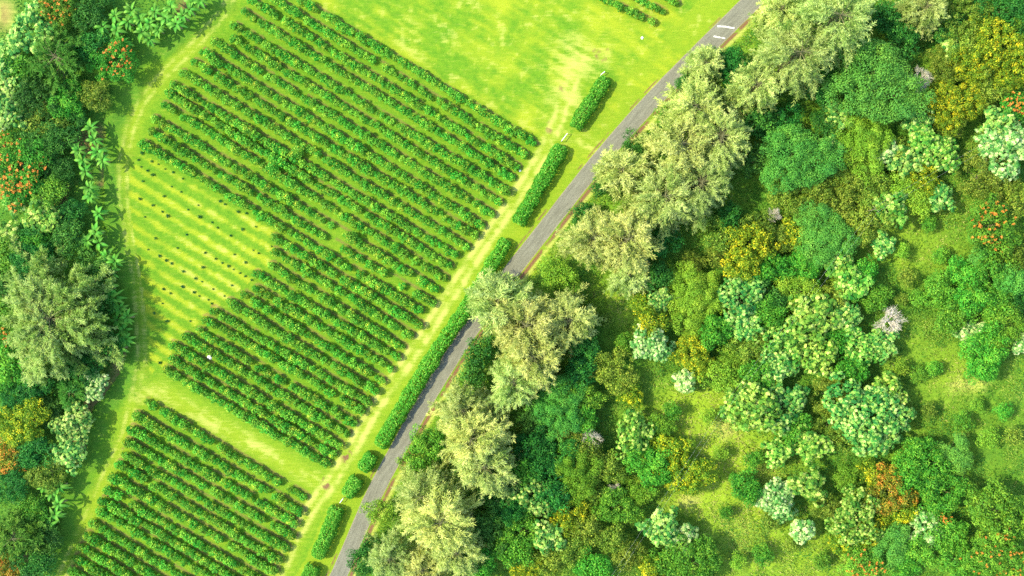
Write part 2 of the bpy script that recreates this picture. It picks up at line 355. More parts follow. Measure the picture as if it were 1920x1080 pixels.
# ---------------------------------------------------------------- the setting
def build_ground():
    ox = np.array([-4000, -2000, -1000, -500, -300, -200, -150, -125])
    gx = np.concatenate([ox, np.arange(-110, 110.01, .38), -ox[::-1]])
    gy = np.concatenate([ox, np.arange(-72, 72.01, .38), -ox[::-1]])
    XX, YY = np.meshgrid(gx, gy)
    px = XX*S+960; py = 540-YY*S
    nx, ny = len(gx), len(gy)
    hz = zones(px, py)[4]
    V = np.stack([XX, YY, hz], -1).reshape(-1, 3)
    i = np.arange(ny-1)[:, None]*nx+np.arange(nx-1)[None]
    F = np.stack([i, i+1, i+nx+1, i+nx], -1).reshape(-1, 4)
    me = mesh_np('ground', V, F, M['ground'], smooth=True)
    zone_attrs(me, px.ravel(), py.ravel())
    tag(put('ground', me), kind='structure')

def resample(pts, step):
    P = np.array(pts, float); d = np.r_[0, np.cumsum(np.hypot(*np.diff(P, axis=0).T))]
    n = max(2, int(d[-1]/step)+1); t = np.linspace(0, d[-1], n)
    # smooth curve through the points
    Q = np.stack([np.interp(t, d, P[:, 0]), np.interp(t, d, P[:, 1])], 1)
    k = max(1, int(12/step)); ker = np.ones(2*k+1)/(2*k+1)
    if n > 4*k+2:
        Z = np.stack([np.convolve(np.pad(Q[:, j], k, mode='edge'), ker, 'valid') for j in (0, 1)], 1)
        Z[:k] = Q[:k]; Z[-k:] = Q[-k:]; Q = Z
    return Q, t

def ribbon(name, pts, halfw, z, mat, step=4., cross=6, ground_like=False):
    Q, t = resample(pts, step)
    T = unit(np.gradient(Q, axis=0)); Nn = np.stack([-T[:, 1], T[:, 0]], 1)
    hw = halfw(Q)*(1+.07*(N1.fbm(Q[:, 0], Q[:, 1], 25, 3)-.5)) if callable(halfw) else np.full(len(Q), halfw)
    u = np.linspace(-1, 1, cross+1)
    P = Q[:, None]+Nn[:, None]*(hw[:, None]*u[None])[..., None]
    n, c = len(Q), cross+1
    X, Y = P[..., 0], P[..., 1]
    V = np.stack([(X-960)/S, (540-Y)/S, np.full(X.shape, z)], -1).reshape(-1, 3)
    i = np.arange(n-1)[:, None]*c+np.arange(cross)[None]
    F = np.stack([i, i+1, i+c+1, i+c], -1).reshape(-1, 4)
    me = mesh_np(name, V, F[:, ::-1], mat)
    if me.polygons[0].normal.z < 0: me.flip_normals()
    if ground_like: zone_attrs(me, X.ravel(), Y.ravel())
    else:
        for nm, v in (('along', np.repeat(t/S, c)), ('across', np.tile(u, n))):
            a = me.attributes.new(nm, 'FLOAT', 'POINT'); a.data.foreach_set('value', v.astype(np.float32))
    return put(name, me)

def road_material():
    m, nt, new, link = nodes_of('worn_asphalt')
    out = new('ShaderNodeOutputMaterial'); bs = new('ShaderNodeBsdfPrincipled'); bs.inputs['Roughness'].default_value = .85; bs.inputs['Specular IOR Level'].default_value = .2
    al = new('ShaderNodeAttribute'); al.attribute_name = 'along'; ac = new('ShaderNodeAttribute'); ac.attribute_name = 'across'
    cb = new('ShaderNodeCombineXYZ'); ml = new('ShaderNodeMath'); ml.operation = 'MULTIPLY'; ml.inputs[1].default_value = .12
    link(al.outputs['Fac'], ml.inputs[0]); link(ml.outputs[0], cb.inputs[0]); link(ac.outputs['Fac'], cb.inputs[1])
    n1 = new('ShaderNodeTexNoise'); n1.inputs['Scale'].default_value = 2.6; n1.inputs['Detail'].default_value = 7; n1.inputs['Roughness'].default_value = .7; link(cb.outputs[0], n1.inputs['Vector'])
    tc = new('ShaderNodeTexCoord'); n2 = new('ShaderNodeTexNoise'); n2.inputs['Scale'].default_value = 6; n2.inputs['Detail'].default_value = 6; link(tc.outputs['Object'], n2.inputs['Vector'])
    r1 = new('ShaderNodeValToRGB'); e = r1.color_ramp.elements; e[0].position = .3; e[0].color = lin(.115, .115, .085); e[1].position = .7; e[1].color = lin(.205, .205, .155)
    link(n1.outputs[0], r1.inputs[0])
    mx = new('ShaderNodeMix'); mx.data_type = 'RGBA'; mx.blend_type = 'MULTIPLY'; mx.inputs[0].default_value = .8
    r2 = new('ShaderNodeValToRGB'); e = r2.color_ramp.elements; e[0].position = .35; e[0].color = lin(.6, .6, .6); e[1].position = .65; e[1].color = lin(1.2, 1.2, 1.15)
    link(n2.outputs[0], r2.inputs[0]); link(r1.outputs[0], mx.inputs[6]); link(r2.outputs[0], mx.inputs[7])
    # dusty edges
    ab = new('ShaderNodeMath'); ab.operation = 'ABSOLUTE'; link(ac.outputs['Fac'], ab.inputs[0])
    ad = new('ShaderNodeMath'); ad.operation = 'ADD'; link(ab.outputs[0], ad.inputs[0])
    nn = new('ShaderNodeMapRange'); nn.inputs[3].default_value = -.25; nn.inputs[4].default_value = .25; link(n2.outputs[0], nn.inputs[0]); link(nn.outputs[0], ad.inputs[1])
    ed = new('ShaderNodeMapRange'); ed.inputs[1].default_value = .86; ed.inputs[2].default_value = 1.05; link(ad.outputs[0], ed.inputs[0])
    m2 = new('ShaderNodeMix'); m2.data_type = 'RGBA'; link(ed.outputs[0], m2.inputs[0]); link(mx.outputs[2], m2.inputs[6]); m2.inputs[7].default_value = lin(.27, .22, .15)
    link(m2.outputs[2], bs.inputs['Base Color']); link(bs.outputs[0], out.inputs[0])
    return m
M['road'] = road_material()

build_ground()
tag(ribbon('farm_track', TRACK, 13., .006, M['ground'], step=3., cross=10, ground_like=True), kind='structure')
tag(ribbon('grass_path', PATH, 17., .004, M['ground'], step=3., cross=12, ground_like=True), kind='structure')
tag(ribbon('road', ROAD, lambda Q: road_width(Q[:, 1])*S/2, .012, M['road'], step=4., cross=6), kind='structure')

def marking(pts, wd, z=.017):
    Q, _ = resample(pts, 2.)
    T = unit(np.gradient(Q, axis=0)); Nn = np.stack([-T[:, 1], T[:, 0]], 1)
    w = wd*(1+.25*rng.normal(size=len(Q)))[:, None]
    A = Q+Nn*w; B = Q-Nn*w; n = len(Q)
    P = np.concatenate([A, B]); V = np.stack([(P[:, 0]-960)/S, (540-P[:, 1])/S, np.full(2*n, z)], 1)
    i = np.arange(n-1); F = np.stack([i, i+1, n+i+1, n+i], 1)
    me = mesh_np('road_marking', V, F, M['paint'])
    if me.polygons[0].normal.z < 0: me.flip_normals()
    tag(put('road_marking', me), kind='structure')
marking([(1345, 49), (1360, 50), (1377, 53)], 1.5)
marking([(1338, 68), (1348, 70), (1360, 72)], 1.5)

# ---------------------------------------------------------------- foliage builders
def dome_leaves(n, r, zr, r0, leaf, wid, jit=.5, zmin=-.1, shell=.35, rg=rng):
    d = rdir(n, rg); d[:, 2] = np.where(d[:, 2] < zmin, -d[:, 2], d[:, 2])
    rad = r*(1-shell*rg.random(n)**1.5)
    c = d*rad[:, None]*np.array([1, 1, zr])
    nn = unit(d+np.array([0, 0, .25])+jit*rdir(n, rg)); t = np.cross(nn, rdir(n, rg)); t[:, 2] -= .35
    return leaf_quads(c, t, nn, leaf*(.7+.6*rg.random(n)), wid*(.7+.6*rg.random(n)))

def bush_mesh(k, mat, R=.78, Ht=1.3, n=300, leaf=.26, wid=.15):
    rg = np.random.default_rng(100+k)
    Vs, Fs, Ts, o = [], [], [], 0
    nc = 5
    for i in range(nc+1):
        a = 2*PI*i/nc+rg.random()*.7
        rr = 0 if i == nc else R*(.42+.2*rg.random())
        cen = np.array([math.cos(a)*rr, math.sin(a)*rr, Ht*(.62 if i == nc else .36+.25*rg.random())])
        V, F = dome_leaves(n//(nc+1), R*((.66 if i == nc else .42)+.16*rg.random()), .85, 0, leaf, wid, zmin=-.5, rg=rg)
        t = np.clip(.45+.22*rg.normal()+.22*rg.normal(size=len(F)), 0, .93)
        t = np.where(rg.random(len(F)) < .02, 1, t)
        Vs.append(V+cen); Fs.append(F+o); Ts.append(np.repeat(t, 4)); o += len(V)
    # stems
    P = [(np.array([[0, 0, 0], [.04*math.cos(b), .04*math.sin(b), .35], [.3*math.cos(b), .3*math.sin(b), .85]]), np.array([.05, .035, .015])) for b in (0.3, 2.4, 4.5)]
    V, F = tubes(P, 4); Vs.append(V); Fs.append(F+o); Ts.append(np.zeros(len(V)))
    return mesh_np('bush', np.concatenate(Vs), np.concatenate(Fs), mat, np.concatenate(Ts))

BUSH = [bush_mesh(k, M['coffee']) for k in range(8)]
WORD = ['first', 'second', 'third', 'fourth', 'fifth', 'sixth', 'seventh', 'eighth', 'ninth', 'tenth', 'eleventh', 'twelfth', 'thirteenth', 'fourteenth', 'fifteenth', 'sixteenth', 'seventeenth',
        'eighteenth', 'nineteenth', 'twentieth', 'twenty-first', 'twenty-second', 'twenty-third', 'twenty-fourth', 'twenty-fifth', 'twenty-sixth', 'twenty-seventh', 'twenty-eighth', 'twenty-ninth', 'thirtieth']

def row_of_bushes(a, b, gaps, label, group, small=1.0):
    ax, ay = W(a[0]-1, a[1]+1.5); bx, by = W(b[0]-1, b[1]+1.5)
    root = empty('row_of_bushes', (ax, ay, 0)); tag(root, label, 'crop row', group)
    L = math.hypot(bx-ax, by-ay); n = max(2, int(round(L/1.08)))
    for i in range(n+1):
        f = i/n + (rng.random()-.5)*.25/n if 0 < i < n else i/n
        X = a[0]+(b[0]-a[0])*f
        if any(g0 < X < g1 for g0, g1 in gaps): continue
        if 1 < i < n-1 and rng.random() < .012: continue
        s = small*(.98+.32*rng.random())*(.82+.40*N1.fbm(np.array(X), np.array(a[1]+(b[1]-a[1])*f), 70, 2))
        if rng.random() < .08: s *= .72
        wob = .32*(float(N3.fbm(np.array(X), np.array(a[1]*9.), 60, 2))-.5)
        x = ax+(bx-ax)*f+rng.normal()*.08+wob*.5-ax; y = ay+(by-ay)*f+rng.normal()*.09+wob*.85-ay
        put('bush', BUSH[int(rng.integers(8))], root, (x, y, -.02), rng.random()*6.28, (s*(.95+.12*rng.random()), s*(.95+.12*rng.random()), s*(.85+.35*rng.random())))
    return root

NOTE = {0: 'crop row beside the open field, broken by gaps near its upper end', 1: 'second crop row from the open field, with two short gaps in its upper half',
        8: 'ninth crop row from the open field, with a gap near its left end', 12: 'thirteenth crop row from the open field, its left tip cut off by a gap',
        13: 'fourteenth crop row from the open field, holding one oversized bush after a gap', 14: 'fifteenth crop row from the open field, with wide bare gaps in its lower half',
        15: 'crop row directly above the yellow striped field, running on to the mown path', 16: 'first shortened crop row starting at the right corner of the yellow striped field',
        21: 'crop row led by one lone round bush at the edge of the yellow field', 29: 'last crop row of the large block, beside the pale grass lane'}
for i, (a, b, g) in enumerate(ROWS):
    lb = NOTE.get(i)
    if not lb:
        lb = f'unbroken green crop row, {WORD[i]} from the open field at the top' if i < 16 else f'short green crop row, {WORD[29-i]} above the pale lane between the blocks' if i > 21 else f'green crop row, {WORD[i-16]} below the right corner of the yellow striped field'
    row_of_bushes(a, b, g, lb, 'crop rows of the large block')
for i, (a, b, g) in enumerate(LOWROWS):
    if i == 0: lb = 'top crop row of the lower left block, right below the pale lane'
    elif i == 7: lb = 'eighth crop row of the lower left block, two bushes cut off by a gap'
    elif i == len(LOWROWS)-1: lb = 'short crop stub in the bottom left corner of the lower block'
    else: lb = f'green crop row of the lower left block, {WORD[i]} below the pale lane'
    row_of_bushes(a, b, g, lb, 'crop rows of the lower left block')
for (a, b, g), lb in zip(TOPROWS, ['longest of the three short crop rows at the top edge above the open field', 'middle one of the short crop rows at the top edge by the road', 'tiny crop row tip at the top edge, nearest the road']):
    row_of_bushes(a, b, g, lb, 'short crop rows at the top edge', .9)
# two oversized bushes standing proud of the rows
BIG = bush_mesh(77, M['coffee'], 1.25, 2.1, 520, .3, .17)
for (x, y), lb in (((660, 444), 'big round bush beside the bare patch in the middle of the crop block'), ((560, 284), 'tall bush rising out of the crop rows in the upper left of the block'), ((513, 313), 'taller dark bush among the crop rows above the yellow field')):
    t = empty('large_bush', (*W(x, y, 1), 0)); tag(t, lb, 'bush', 'oversized bushes in the crop')
    put('foliage', BIG, t, rz=rng.random()*6, sc=.95+.2*rng.random())
# young plants
YM = [bush_mesh(200+k, M['young'], .3, .5, 60, .2, .11) for k in range(3)]
for (x, y) in YPL:
    o = put('young_plant', YM[int(rng.integers(3))], None, (*W(x, y), 0), rng.random()*6, (lambda q: (q, q, q*.65))(.6+.7*rng.random()**2))
    tag(o, 'small dark green young plant on a yellow planting line of the striped field', 'young plant', 'young plants in the striped field')

# hedges
V, F = tubes([(np.array([[0, 0, -.03], [.05, 0, .6], [.2, .1, 1.4]]), np.array([.07, .05, .02]))], 5)
HST = mesh_np('hedge_stem', V, F, M['bark'])
def hedge(pts, label):
    P = [((x-960)/S*(H-1.)/H, (540-y)/S*(H-1.)/H) for x, y in pts]
    Q, t = resample(P, .25); Q0 = Q.mean(0); Q = Q-Q0
    T = unit(np.gradient(Q, axis=0)); L = t[-1]; R, Hh = 1.34, 1.9
    n = int((L*2*R+6)*115)
    s = rng.random(n)*L; k = np.clip(s, R*.75, max(R*.75, L-R*.75))
    over = np.abs(s-k)/R
    qx = np.interp(k, t, Q[:, 0]); qy = np.interp(k, t, Q[:, 1]); tx = np.interp(k, t, T[:, 0]); ty = np.interp(k, t, T[:, 1])
    a = (rng.random(n)-.5)*PI*1.15
    bump = 1+.30*(N1.fbm(k*10+pts[0][0], a*3, 14, 3)-.5)*2
    rr = R*np.sqrt(np.clip(1-over**2*.9, .05, 1))*bump*(1.1-.4*rng.random(n)**1.5)
    ca, sa = np.cos(a), np.sin(a)
    cx = np.sign(sa)*np.abs(sa)**.7; cz = np.sign(ca)*np.abs(ca)**.6
    side = np.stack([-ty, tx], 1)
    c = np.stack([qx+side[:, 0]*cx*rr+tx*(s-k), qy+side[:, 1]*cx*rr+ty*(s-k), .55+(Hh-.55)*cz*np.minimum(1, rr/R*1.02)], 1)
    c[:, 2] = np.maximum(c[:, 2], .1)
    nn = np.stack([side[:, 0]*sa, side[:, 1]*sa, np.maximum(ca, .1)], 1); nn = unit(nn+.55*rdir(n))
    td = np.cross(nn, rdir(n)); td[:, 2] -= .3
    V, F = leaf_quads(c, td, nn, .36*(.7+.6*rng.random(n)), .19*(.7+.5*rng.random(n)))
    tint = np.repeat(np.clip(.5+.27*rng.normal(size=n), 0, 1), 4)
    root = empty('clipped_hedge', (Q0[0], Q0[1], 0)); tag(root, label, 'hedge', 'clipped hedges along the road')
    put('foliage', mesh_np('hedge_foliage', V, F, M['hedge'], tint), root)
    for d in np.arange(.5, L-.3, .9):
        x, y = np.interp(d, t, Q[:, 0]), np.interp(d, t, Q[:, 1])
        put('stem', HST, root, (x, y, 0), rng.random()*6.28)
for p, lb in zip(HEDGES, ['clipped hedge nearest the top, ending in a rounded knob by the bare path', 'straight mid-length clipped hedge between two gaps, upper half of the road', 'longest clipped hedge, running beside the road down the middle of the photo',
                          'small oval hedge clump just below the longest hedge', 'oval hedge clump with bare ground below it, beside the lower road', 'slim clipped hedge strip beside the lower road, above the bottom corner', 'hedge stub cut off by the bottom edge of the photo']):
    hedge(p, lb)

# ---------------------------------------------------------------- trees
def trunk_paths(Ht, R, nl, rg, r0=.2, zlo=.35, zhi=.85, reach=.7):
    P = [(np.array([[0, 0, -.1], [.05*Ht*rg.normal()*.3, .05*Ht*rg.normal()*.3, Ht*.4], [0, 0, Ht*.85]]), np.array([r0, r0*.7, r0*.2]))]
    for i in range(nl):
        a = 2*PI*i/nl+rg.random(); z0 = Ht*(zlo*.6+.25*rg.random()); z1 = Ht*(zlo+(zhi-zlo)*rg.random()); q = R*reach*(.6+.4*rg.random())
        P.append((np.array([[0, 0, z0], [math.cos(a)*q*.45, math.sin(a)*q*.45, z0*.45+z1*.55], [math.cos(a+.2)*q, math.sin(a+.2)*q, z1]]), np.array([r0*.55, r0*.32, r0*.1])))
    return P

def lobed(a, rg_ph, amp=.25):
    return 1+amp*(np.cos(2*a+rg_ph[0])*.6+np.cos(3*a+rg_ph[1])*.7+np.cos(5*a+rg_ph[2])*.5)

def broad_crown(seed, R, Ht, mat, zr=.7, rc=.9, nleaf=46, leaf=.42, wid=.24, flat=.7, rosette=False, tmean=.5, tsd=.2, tclump=.14, dens=1.0, gap=.0):
    rg = np.random.default_rng(seed)
    ph = rg.random(3)*6.28
    nc = int(dens*(R/rc)**2*5.5)
    d = rdir(nc, rg); d[:, 2] = np.abs(d[:, 2])*1.05-.22; d = unit(d)
    a = np.arctan2(d[:, 1], d[:, 0])
    rad = (.40+.62*rg.random(nc)**.6)*lobed(a, ph)*(R-rc*.45)
    cz = Ht-zr*R
    cc = d*rad[:, None]*np.array([1, 1, zr]); cc[:, 2] += cz
    if gap: cc = cc[rg.random(nc) > gap*(np.sin(a*2+ph[1])*.5+.5)]
    nc = len(cc)
    Vs, Fs, Ts, o = [], [], [], 0
    for c in cc:
        r = rc*(.65+.6*rg.random()); tc = tmean+tclump*rg.normal()
        if rosette:
            n = max(5, int(nleaf/5*(r/rc)**2))
            dd = rdir(n, rg); dd[:, 2] = np.abs(dd[:, 2])*.95-.12; dd = unit(dd)
            rc_ = c+dd*(r*(1-.3*rg.random(n)))[:, None]*np.array([1, 1, flat])
            tt = np.clip(tc+tsd*rg.normal(size=n), 0, 1)
            m = 6; aa = (np.arange(m)*2*PI/m)[None]+rg.random((n, 1))*6
            nz = unit(dd+np.array([0, 0, .6])+.3*rdir(n, rg)); b1 = unit(np.cross(nz, rdir(n, rg))); b2 = np.cross(nz, b1)
            out = b1[:, None]*np.cos(aa)[..., None]+b2[:, None]*np.sin(aa)[..., None]
            tdir = unit(out*.9+nz[:, None]*(.15-.45*rg.random((n, m))[..., None]))
            lc = rc_[:, None]+tdir*leaf*.5
            V, F = leaf_quads(lc.reshape(-1, 3), tdir.reshape(-1, 3), np.repeat(nz, m, 0)+.2*rdir(n*m, rg), leaf*(.7+.5*rg.random(n*m)), wid*(.8+.4*rg.random(n*m)))
            t = np.clip(np.repeat(tt, m)+.08*rg.normal(size=n*m), 0, 1)
        else:
            n = max(8, int(nleaf*(r/rc)**2))
            V, F = dome_leaves(n, r, flat, 0, leaf, wid, jit=.38, zmin=-.25, shell=.4, rg=rg); V = V+c
            t = np.clip(tc+tsd*rg.normal(size=n), 0, 1)
        Vs.append(V); Fs.append(F+o); Ts.append(np.repeat(t, 4)); o += len(V)
    return mesh_np('crown', np.concatenate(Vs), np.concatenate(Fs), mat, np.concatenate(Ts)), cc

def plume_crown(seed, R, Ht, mat, nb=46, npl=8, nn=46, nl=.62, nw=.085, base=.35, droop=.25, plen=1.7, tmean=.5):
    rg = np.random.default_rng(seed); ph = rg.random(3)*6.28
    cs, ts, ns, tt, br = [], [], [], [], []
    for i in range(nb):
        h = base+(.97-base)*rg.random()**.8
        a = i*2.39996+rg.random()*.5
        L = R*(1.0-.55*(h-base)/(1-base))*(.6+.42*rg.random())*lobed(np.array(a), ph, .2)
        z0 = Ht*h*.92; rise = L*(.12+.35*(h-base)/(1-base))
        dr = np.array([math.cos(a), math.sin(a), 0]); sd = np.array([-dr[1], dr[0], 0]); wob = rg.normal()*.12*L
        bp = lambda s: dr[None]*(L*s)[:, None]+sd[None]*(wob*s*s)[:, None]+np.array([[0, 0, 1.]])*(z0+rise*s-droop*L*s*s)[:, None]
        s = np.linspace(0, 1, 6); br.append((bp(s), np.linspace(.055, .012, 6)*(.6+.05*R)))
        tb = tmean+.17*rg.normal()
        k = max(3, int(npl*L/R*1.15))
        s0 = (.36 if h < .75 else .02)+(.64 if h < .75 else .98)*rg.random(k)**.75; p0 = bp(s0)
        for j in range(k):
            d = unit(dr*.9+rdir(1, rg)[0]*.68+np.array([0, 0, .12])); pl = plen*(.6+.7*rg.random())
            m = int(nn*pl/plen); u = rg.random(m)
            tone = np.clip(tb+.12*rg.normal(), 0, 1)
            q = p0[j][None]+d[None]*(u*pl)[:, None]; q[:, 2] -= droop*1.1*pl*u*u
            dirn = unit(d[None]*.75+rdir(m, rg)*.75-np.array([[0, 0, .22]])*u[:, None])
            ll = nl*(.6+.8*rg.random(m))
            cs.append(q+dirn*(ll*.45)[:, None]); ts.append(dirn); ns.append(unit(rdir(m, rg)*.8+np.array([[0, 0, .9]]))); tt.append(np.clip(tone+.14*rg.normal(size=m)+.12*(u-.4), 0, 1))
    c = np.concatenate(cs); n = len(c)
    V, F = leaf_quads(c, np.concatenate(ts), np.concatenate(ns), nl*(.7+.6*rg.random(n)), nw*(.7+.6*rg.random(n)), .05)
    return mesh_np('crown', V, F, mat, np.repeat(np.concatenate(tt), 4)), br

def dead_crown(seed, R, Ht, fine=1.0):
    rg = np.random.default_rng(seed); P = []
    def grow(p, d, L, r, lev):
        q = p+d*L*.5+rg.normal(size=3)*.05*L; e = p+d*L+rg.normal(size=3)*.1*L
        P.append((np.array([p, q, e]), np.array([r, r*.8, r*.55])))
        if lev == 0: return
        for k in range(4 if lev > 1 else 5):
            nd = unit(d*.75+rdir(1, rg)[0]*.75+np.array([0, 0, .1])); grow(p+(e-p)*(.45+.5*rg.random()), nd, L*(.6+.2*rg.random()), r*.55, lev-1)
    for i in range(9):
        a = i*2.4+rg.random()*.6; grow(np.array([0, 0, Ht*.45]), unit(np.array([math.cos(a), math.sin(a), .25+.9*rg.random()])), R*.42, .10*fine, 3)
    T = [(np.array([[0, 0, -.1], [.1, 0, Ht*.25], [0, 0, Ht*.5]]), np.array([.16, .13, .1]))]
    return P, T

# kinds: builder, nominal sizes
LIB = {}
def lib(kind, size, seed):
    key = (kind, size, seed)
    if key in LIB: return LIB[key]
    sd = hash((len(kind)*31+ord(kind[0])*7+ord(kind[-1]), int(size*10), seed)) & 0xffff
    rg = np.random.default_rng(sd)
    R = size; bl = None; bark = M['bark']
    if kind in ('casuarina', 'feather', 'darkfeather'):
        if kind == 'casuarina':
            Ht = 6+1.05*R; cm, br = plume_crown(sd, R, Ht, M[kind], nb=int(20+6.5*R), npl=12, nn=46, nw=.10, nl=.66, base=.3, plen=2.2)
        elif kind == 'feather':
            Ht = 4.6+.34*R; cm, br = plume_crown(sd, R, Ht, M[kind], nb=int(20+13*R), npl=17, nn=46, nl=.62, nw=.10, plen=1.35, droop=.12, tmean=.64)
        else:
            Ht = 4+.7*R; cm, br = plume_crown(sd, R, Ht, M[kind], nb=int(16+8*R), npl=10, nn=44, nl=.5, nw=.1, plen=1.2, droop=.12)
        tp = [(np.array([[0, 0, -.1], [.1, .1, Ht*.5], [0, 0, Ht*.93]]), np.array([.12+.03*R, .1+.018*R, .03]))]+br
    elif kind in ('deadgrey', 'deadpink'):
        Ht = (5.5 if kind == 'deadgrey' else 3.4)+.8*R; P, tp = dead_crown(sd, R, Ht, .75 if kind == 'deadgrey' else 1.0); V, F = tubes(P, 3)
        bark = M['greybark'] if kind == 'deadgrey' else M['pinkbark']; cm = mesh_np('branches', V, F, bark)
    else:
        a = dict(green=dict(Ht=2.5+.95*R, rc=.8, nleaf=68, leaf=.29, wid=.17, zr=.58, tsd=.22),
                 dark=dict(Ht=2.6+1.0*R, rc=.85, nleaf=68, leaf=.29, wid=.17, zr=.62),
                 olive=dict(Ht=2.3+.9*R, rc=.7, nleaf=60, leaf=.26, wid=.14, zr=.58, dens=.85, tsd=.26),
                 yellow=dict(Ht=2.3+.9*R, rc=.65, nleaf=56, leaf=.28, wid=.16, zr=.58, dens=.9, tsd=.25, tclump=.2, tmean=.44),
                 orange=dict(Ht=2.3+.9*R, rc=.65, nleaf=56, leaf=.28, wid=.16, zr=.58, dens=.9, tsd=.25, tclump=.22, tmean=.5),
                 lime=dict(Ht=2.2+.85*R, rc=.8, nleaf=64, leaf=.25, wid=.14, zr=.5, dens=.95),
                 albizia=dict(Ht=3.5+.8*R, rc=1.0, leaf=.24, wid=.13, zr=.5, flat=.55, nleaf=140, tsd=.12, tclump=.13, dens=1.1),
                 albizialime=dict(Ht=3.0+.7*R, rc=.9, leaf=.24, wid=.13, zr=.55, flat=.6, nleaf=120, tsd=.14, tclump=.14, dens=1.05),
                 kukui=dict(Ht=3.0+.9*R, rc=.72, leaf=.30, wid=.19, zr=.55, rosette=True, nleaf=56, tmean=.50, tsd=.24, tclump=.14, dens=.85),
                 kukuiy=dict(Ht=3.0+.9*R, rc=.72, leaf=.30, wid=.19, zr=.55, rosette=True, nleaf=56, tmean=.50, tsd=.24, tclump=.14, dens=.85),
                 white=dict(Ht=2.6+.9*R, rc=.66, leaf=.30, wid=.17, zr=.55, rosette=True, nleaf=60, dens=.9, tmean=.53, tsd=.24, tclump=.1),
                 tulip=dict(Ht=3.0+1.0*R, rc=.85, nleaf=68, leaf=.29, wid=.17, zr=.6, dens=.9))[kind]
        Ht = a.pop('Ht')
        mt = {'albizialime': 'lime', 'tulip': 'green'}.get(kind, kind)
        cm, cc = broad_crown(sd, R, Ht, M[mt], **a)
        if kind == 'tulip':
            top = cc[cc[:, 2] > Ht-.75*R*1.25]; n = int(14+R*16)
            pick = top[rg.integers(0, len(top), n)]+rdir(n, rg)*.6; pick[:, 2] += .85
            m = 7; cen = np.repeat(pick, m, 0); dd = rdir(n*m, rg); dd[:, 2] = np.abs(dd[:, 2]); dd = unit(dd)
            V, F = leaf_quads(cen+dd*.13, dd, unit(np.array([[0, 0, 1.]])+.5*rdir(n*m, rg)), .3, .2)
            bl = mesh_np('blossoms', V, F, M['blossom'], np.repeat(rg.random(n*m), 4))
        tp = trunk_paths(Ht, R, 6, rg, .1+.035*R)
    V, F = tubes(tp, 6 if R > 3 else 5)
    LIB[key] = (cm, mesh_np('trunk', V, F, bark), bl, R, Ht)
    return LIB[key]

LOOK = {'casuarina': ('feathery_tree', 'pale yellow-green feathery tree', 'tree'), 'feather': ('feathery_tree', 'very broad grey-green feathery tree', 'tree'),
        'darkfeather': ('feathery_tree', 'dark green feathery tree', 'tree'), 'deadgrey': ('bare_tree', 'leafless grey tree', 'bare tree'), 'deadpink': ('bare_tree', 'leafless cream-pink tree', 'bare tree'),
        'green': ('leafy_tree', 'mid-green leafy tree', 'tree'), 'dark': ('leafy_tree', 'dark green leafy tree', 'tree'), 'olive': ('leafy_tree', 'dull olive-green tree', 'tree'),
        'yellow': ('leafy_tree', 'green tree speckled with yellow leaves', 'tree'), 'orange': ('leafy_tree', 'olive tree tinged orange and yellow', 'tree'), 'lime': ('leafy_tree', 'bright lime-green bush', 'bush'),
        'albizia': ('flat_crowned_tree', 'emerald green fine-leaved tree', 'tree'), 'albizialime': ('flat_crowned_tree', 'bright yellow-green fine-leaved tree', 'tree'),
        'kukui': ('silvery_tree', 'silvery mint-leaved tree', 'tree'), 'kukuiy': ('silvery_tree', 'pale yellow-green clustered-leaf tree', 'tree'), 'white': ('silvery_tree', 'whitish pale-leaved tree', 'tree'),
        'tulip': ('flowering_tree', 'green tree dotted with orange blossoms', 'flowering tree')}
SIZES = {'casuarina': (3., 5.5, 8.), 'feather': (11.,), 'darkfeather': (3.5, 6.)}

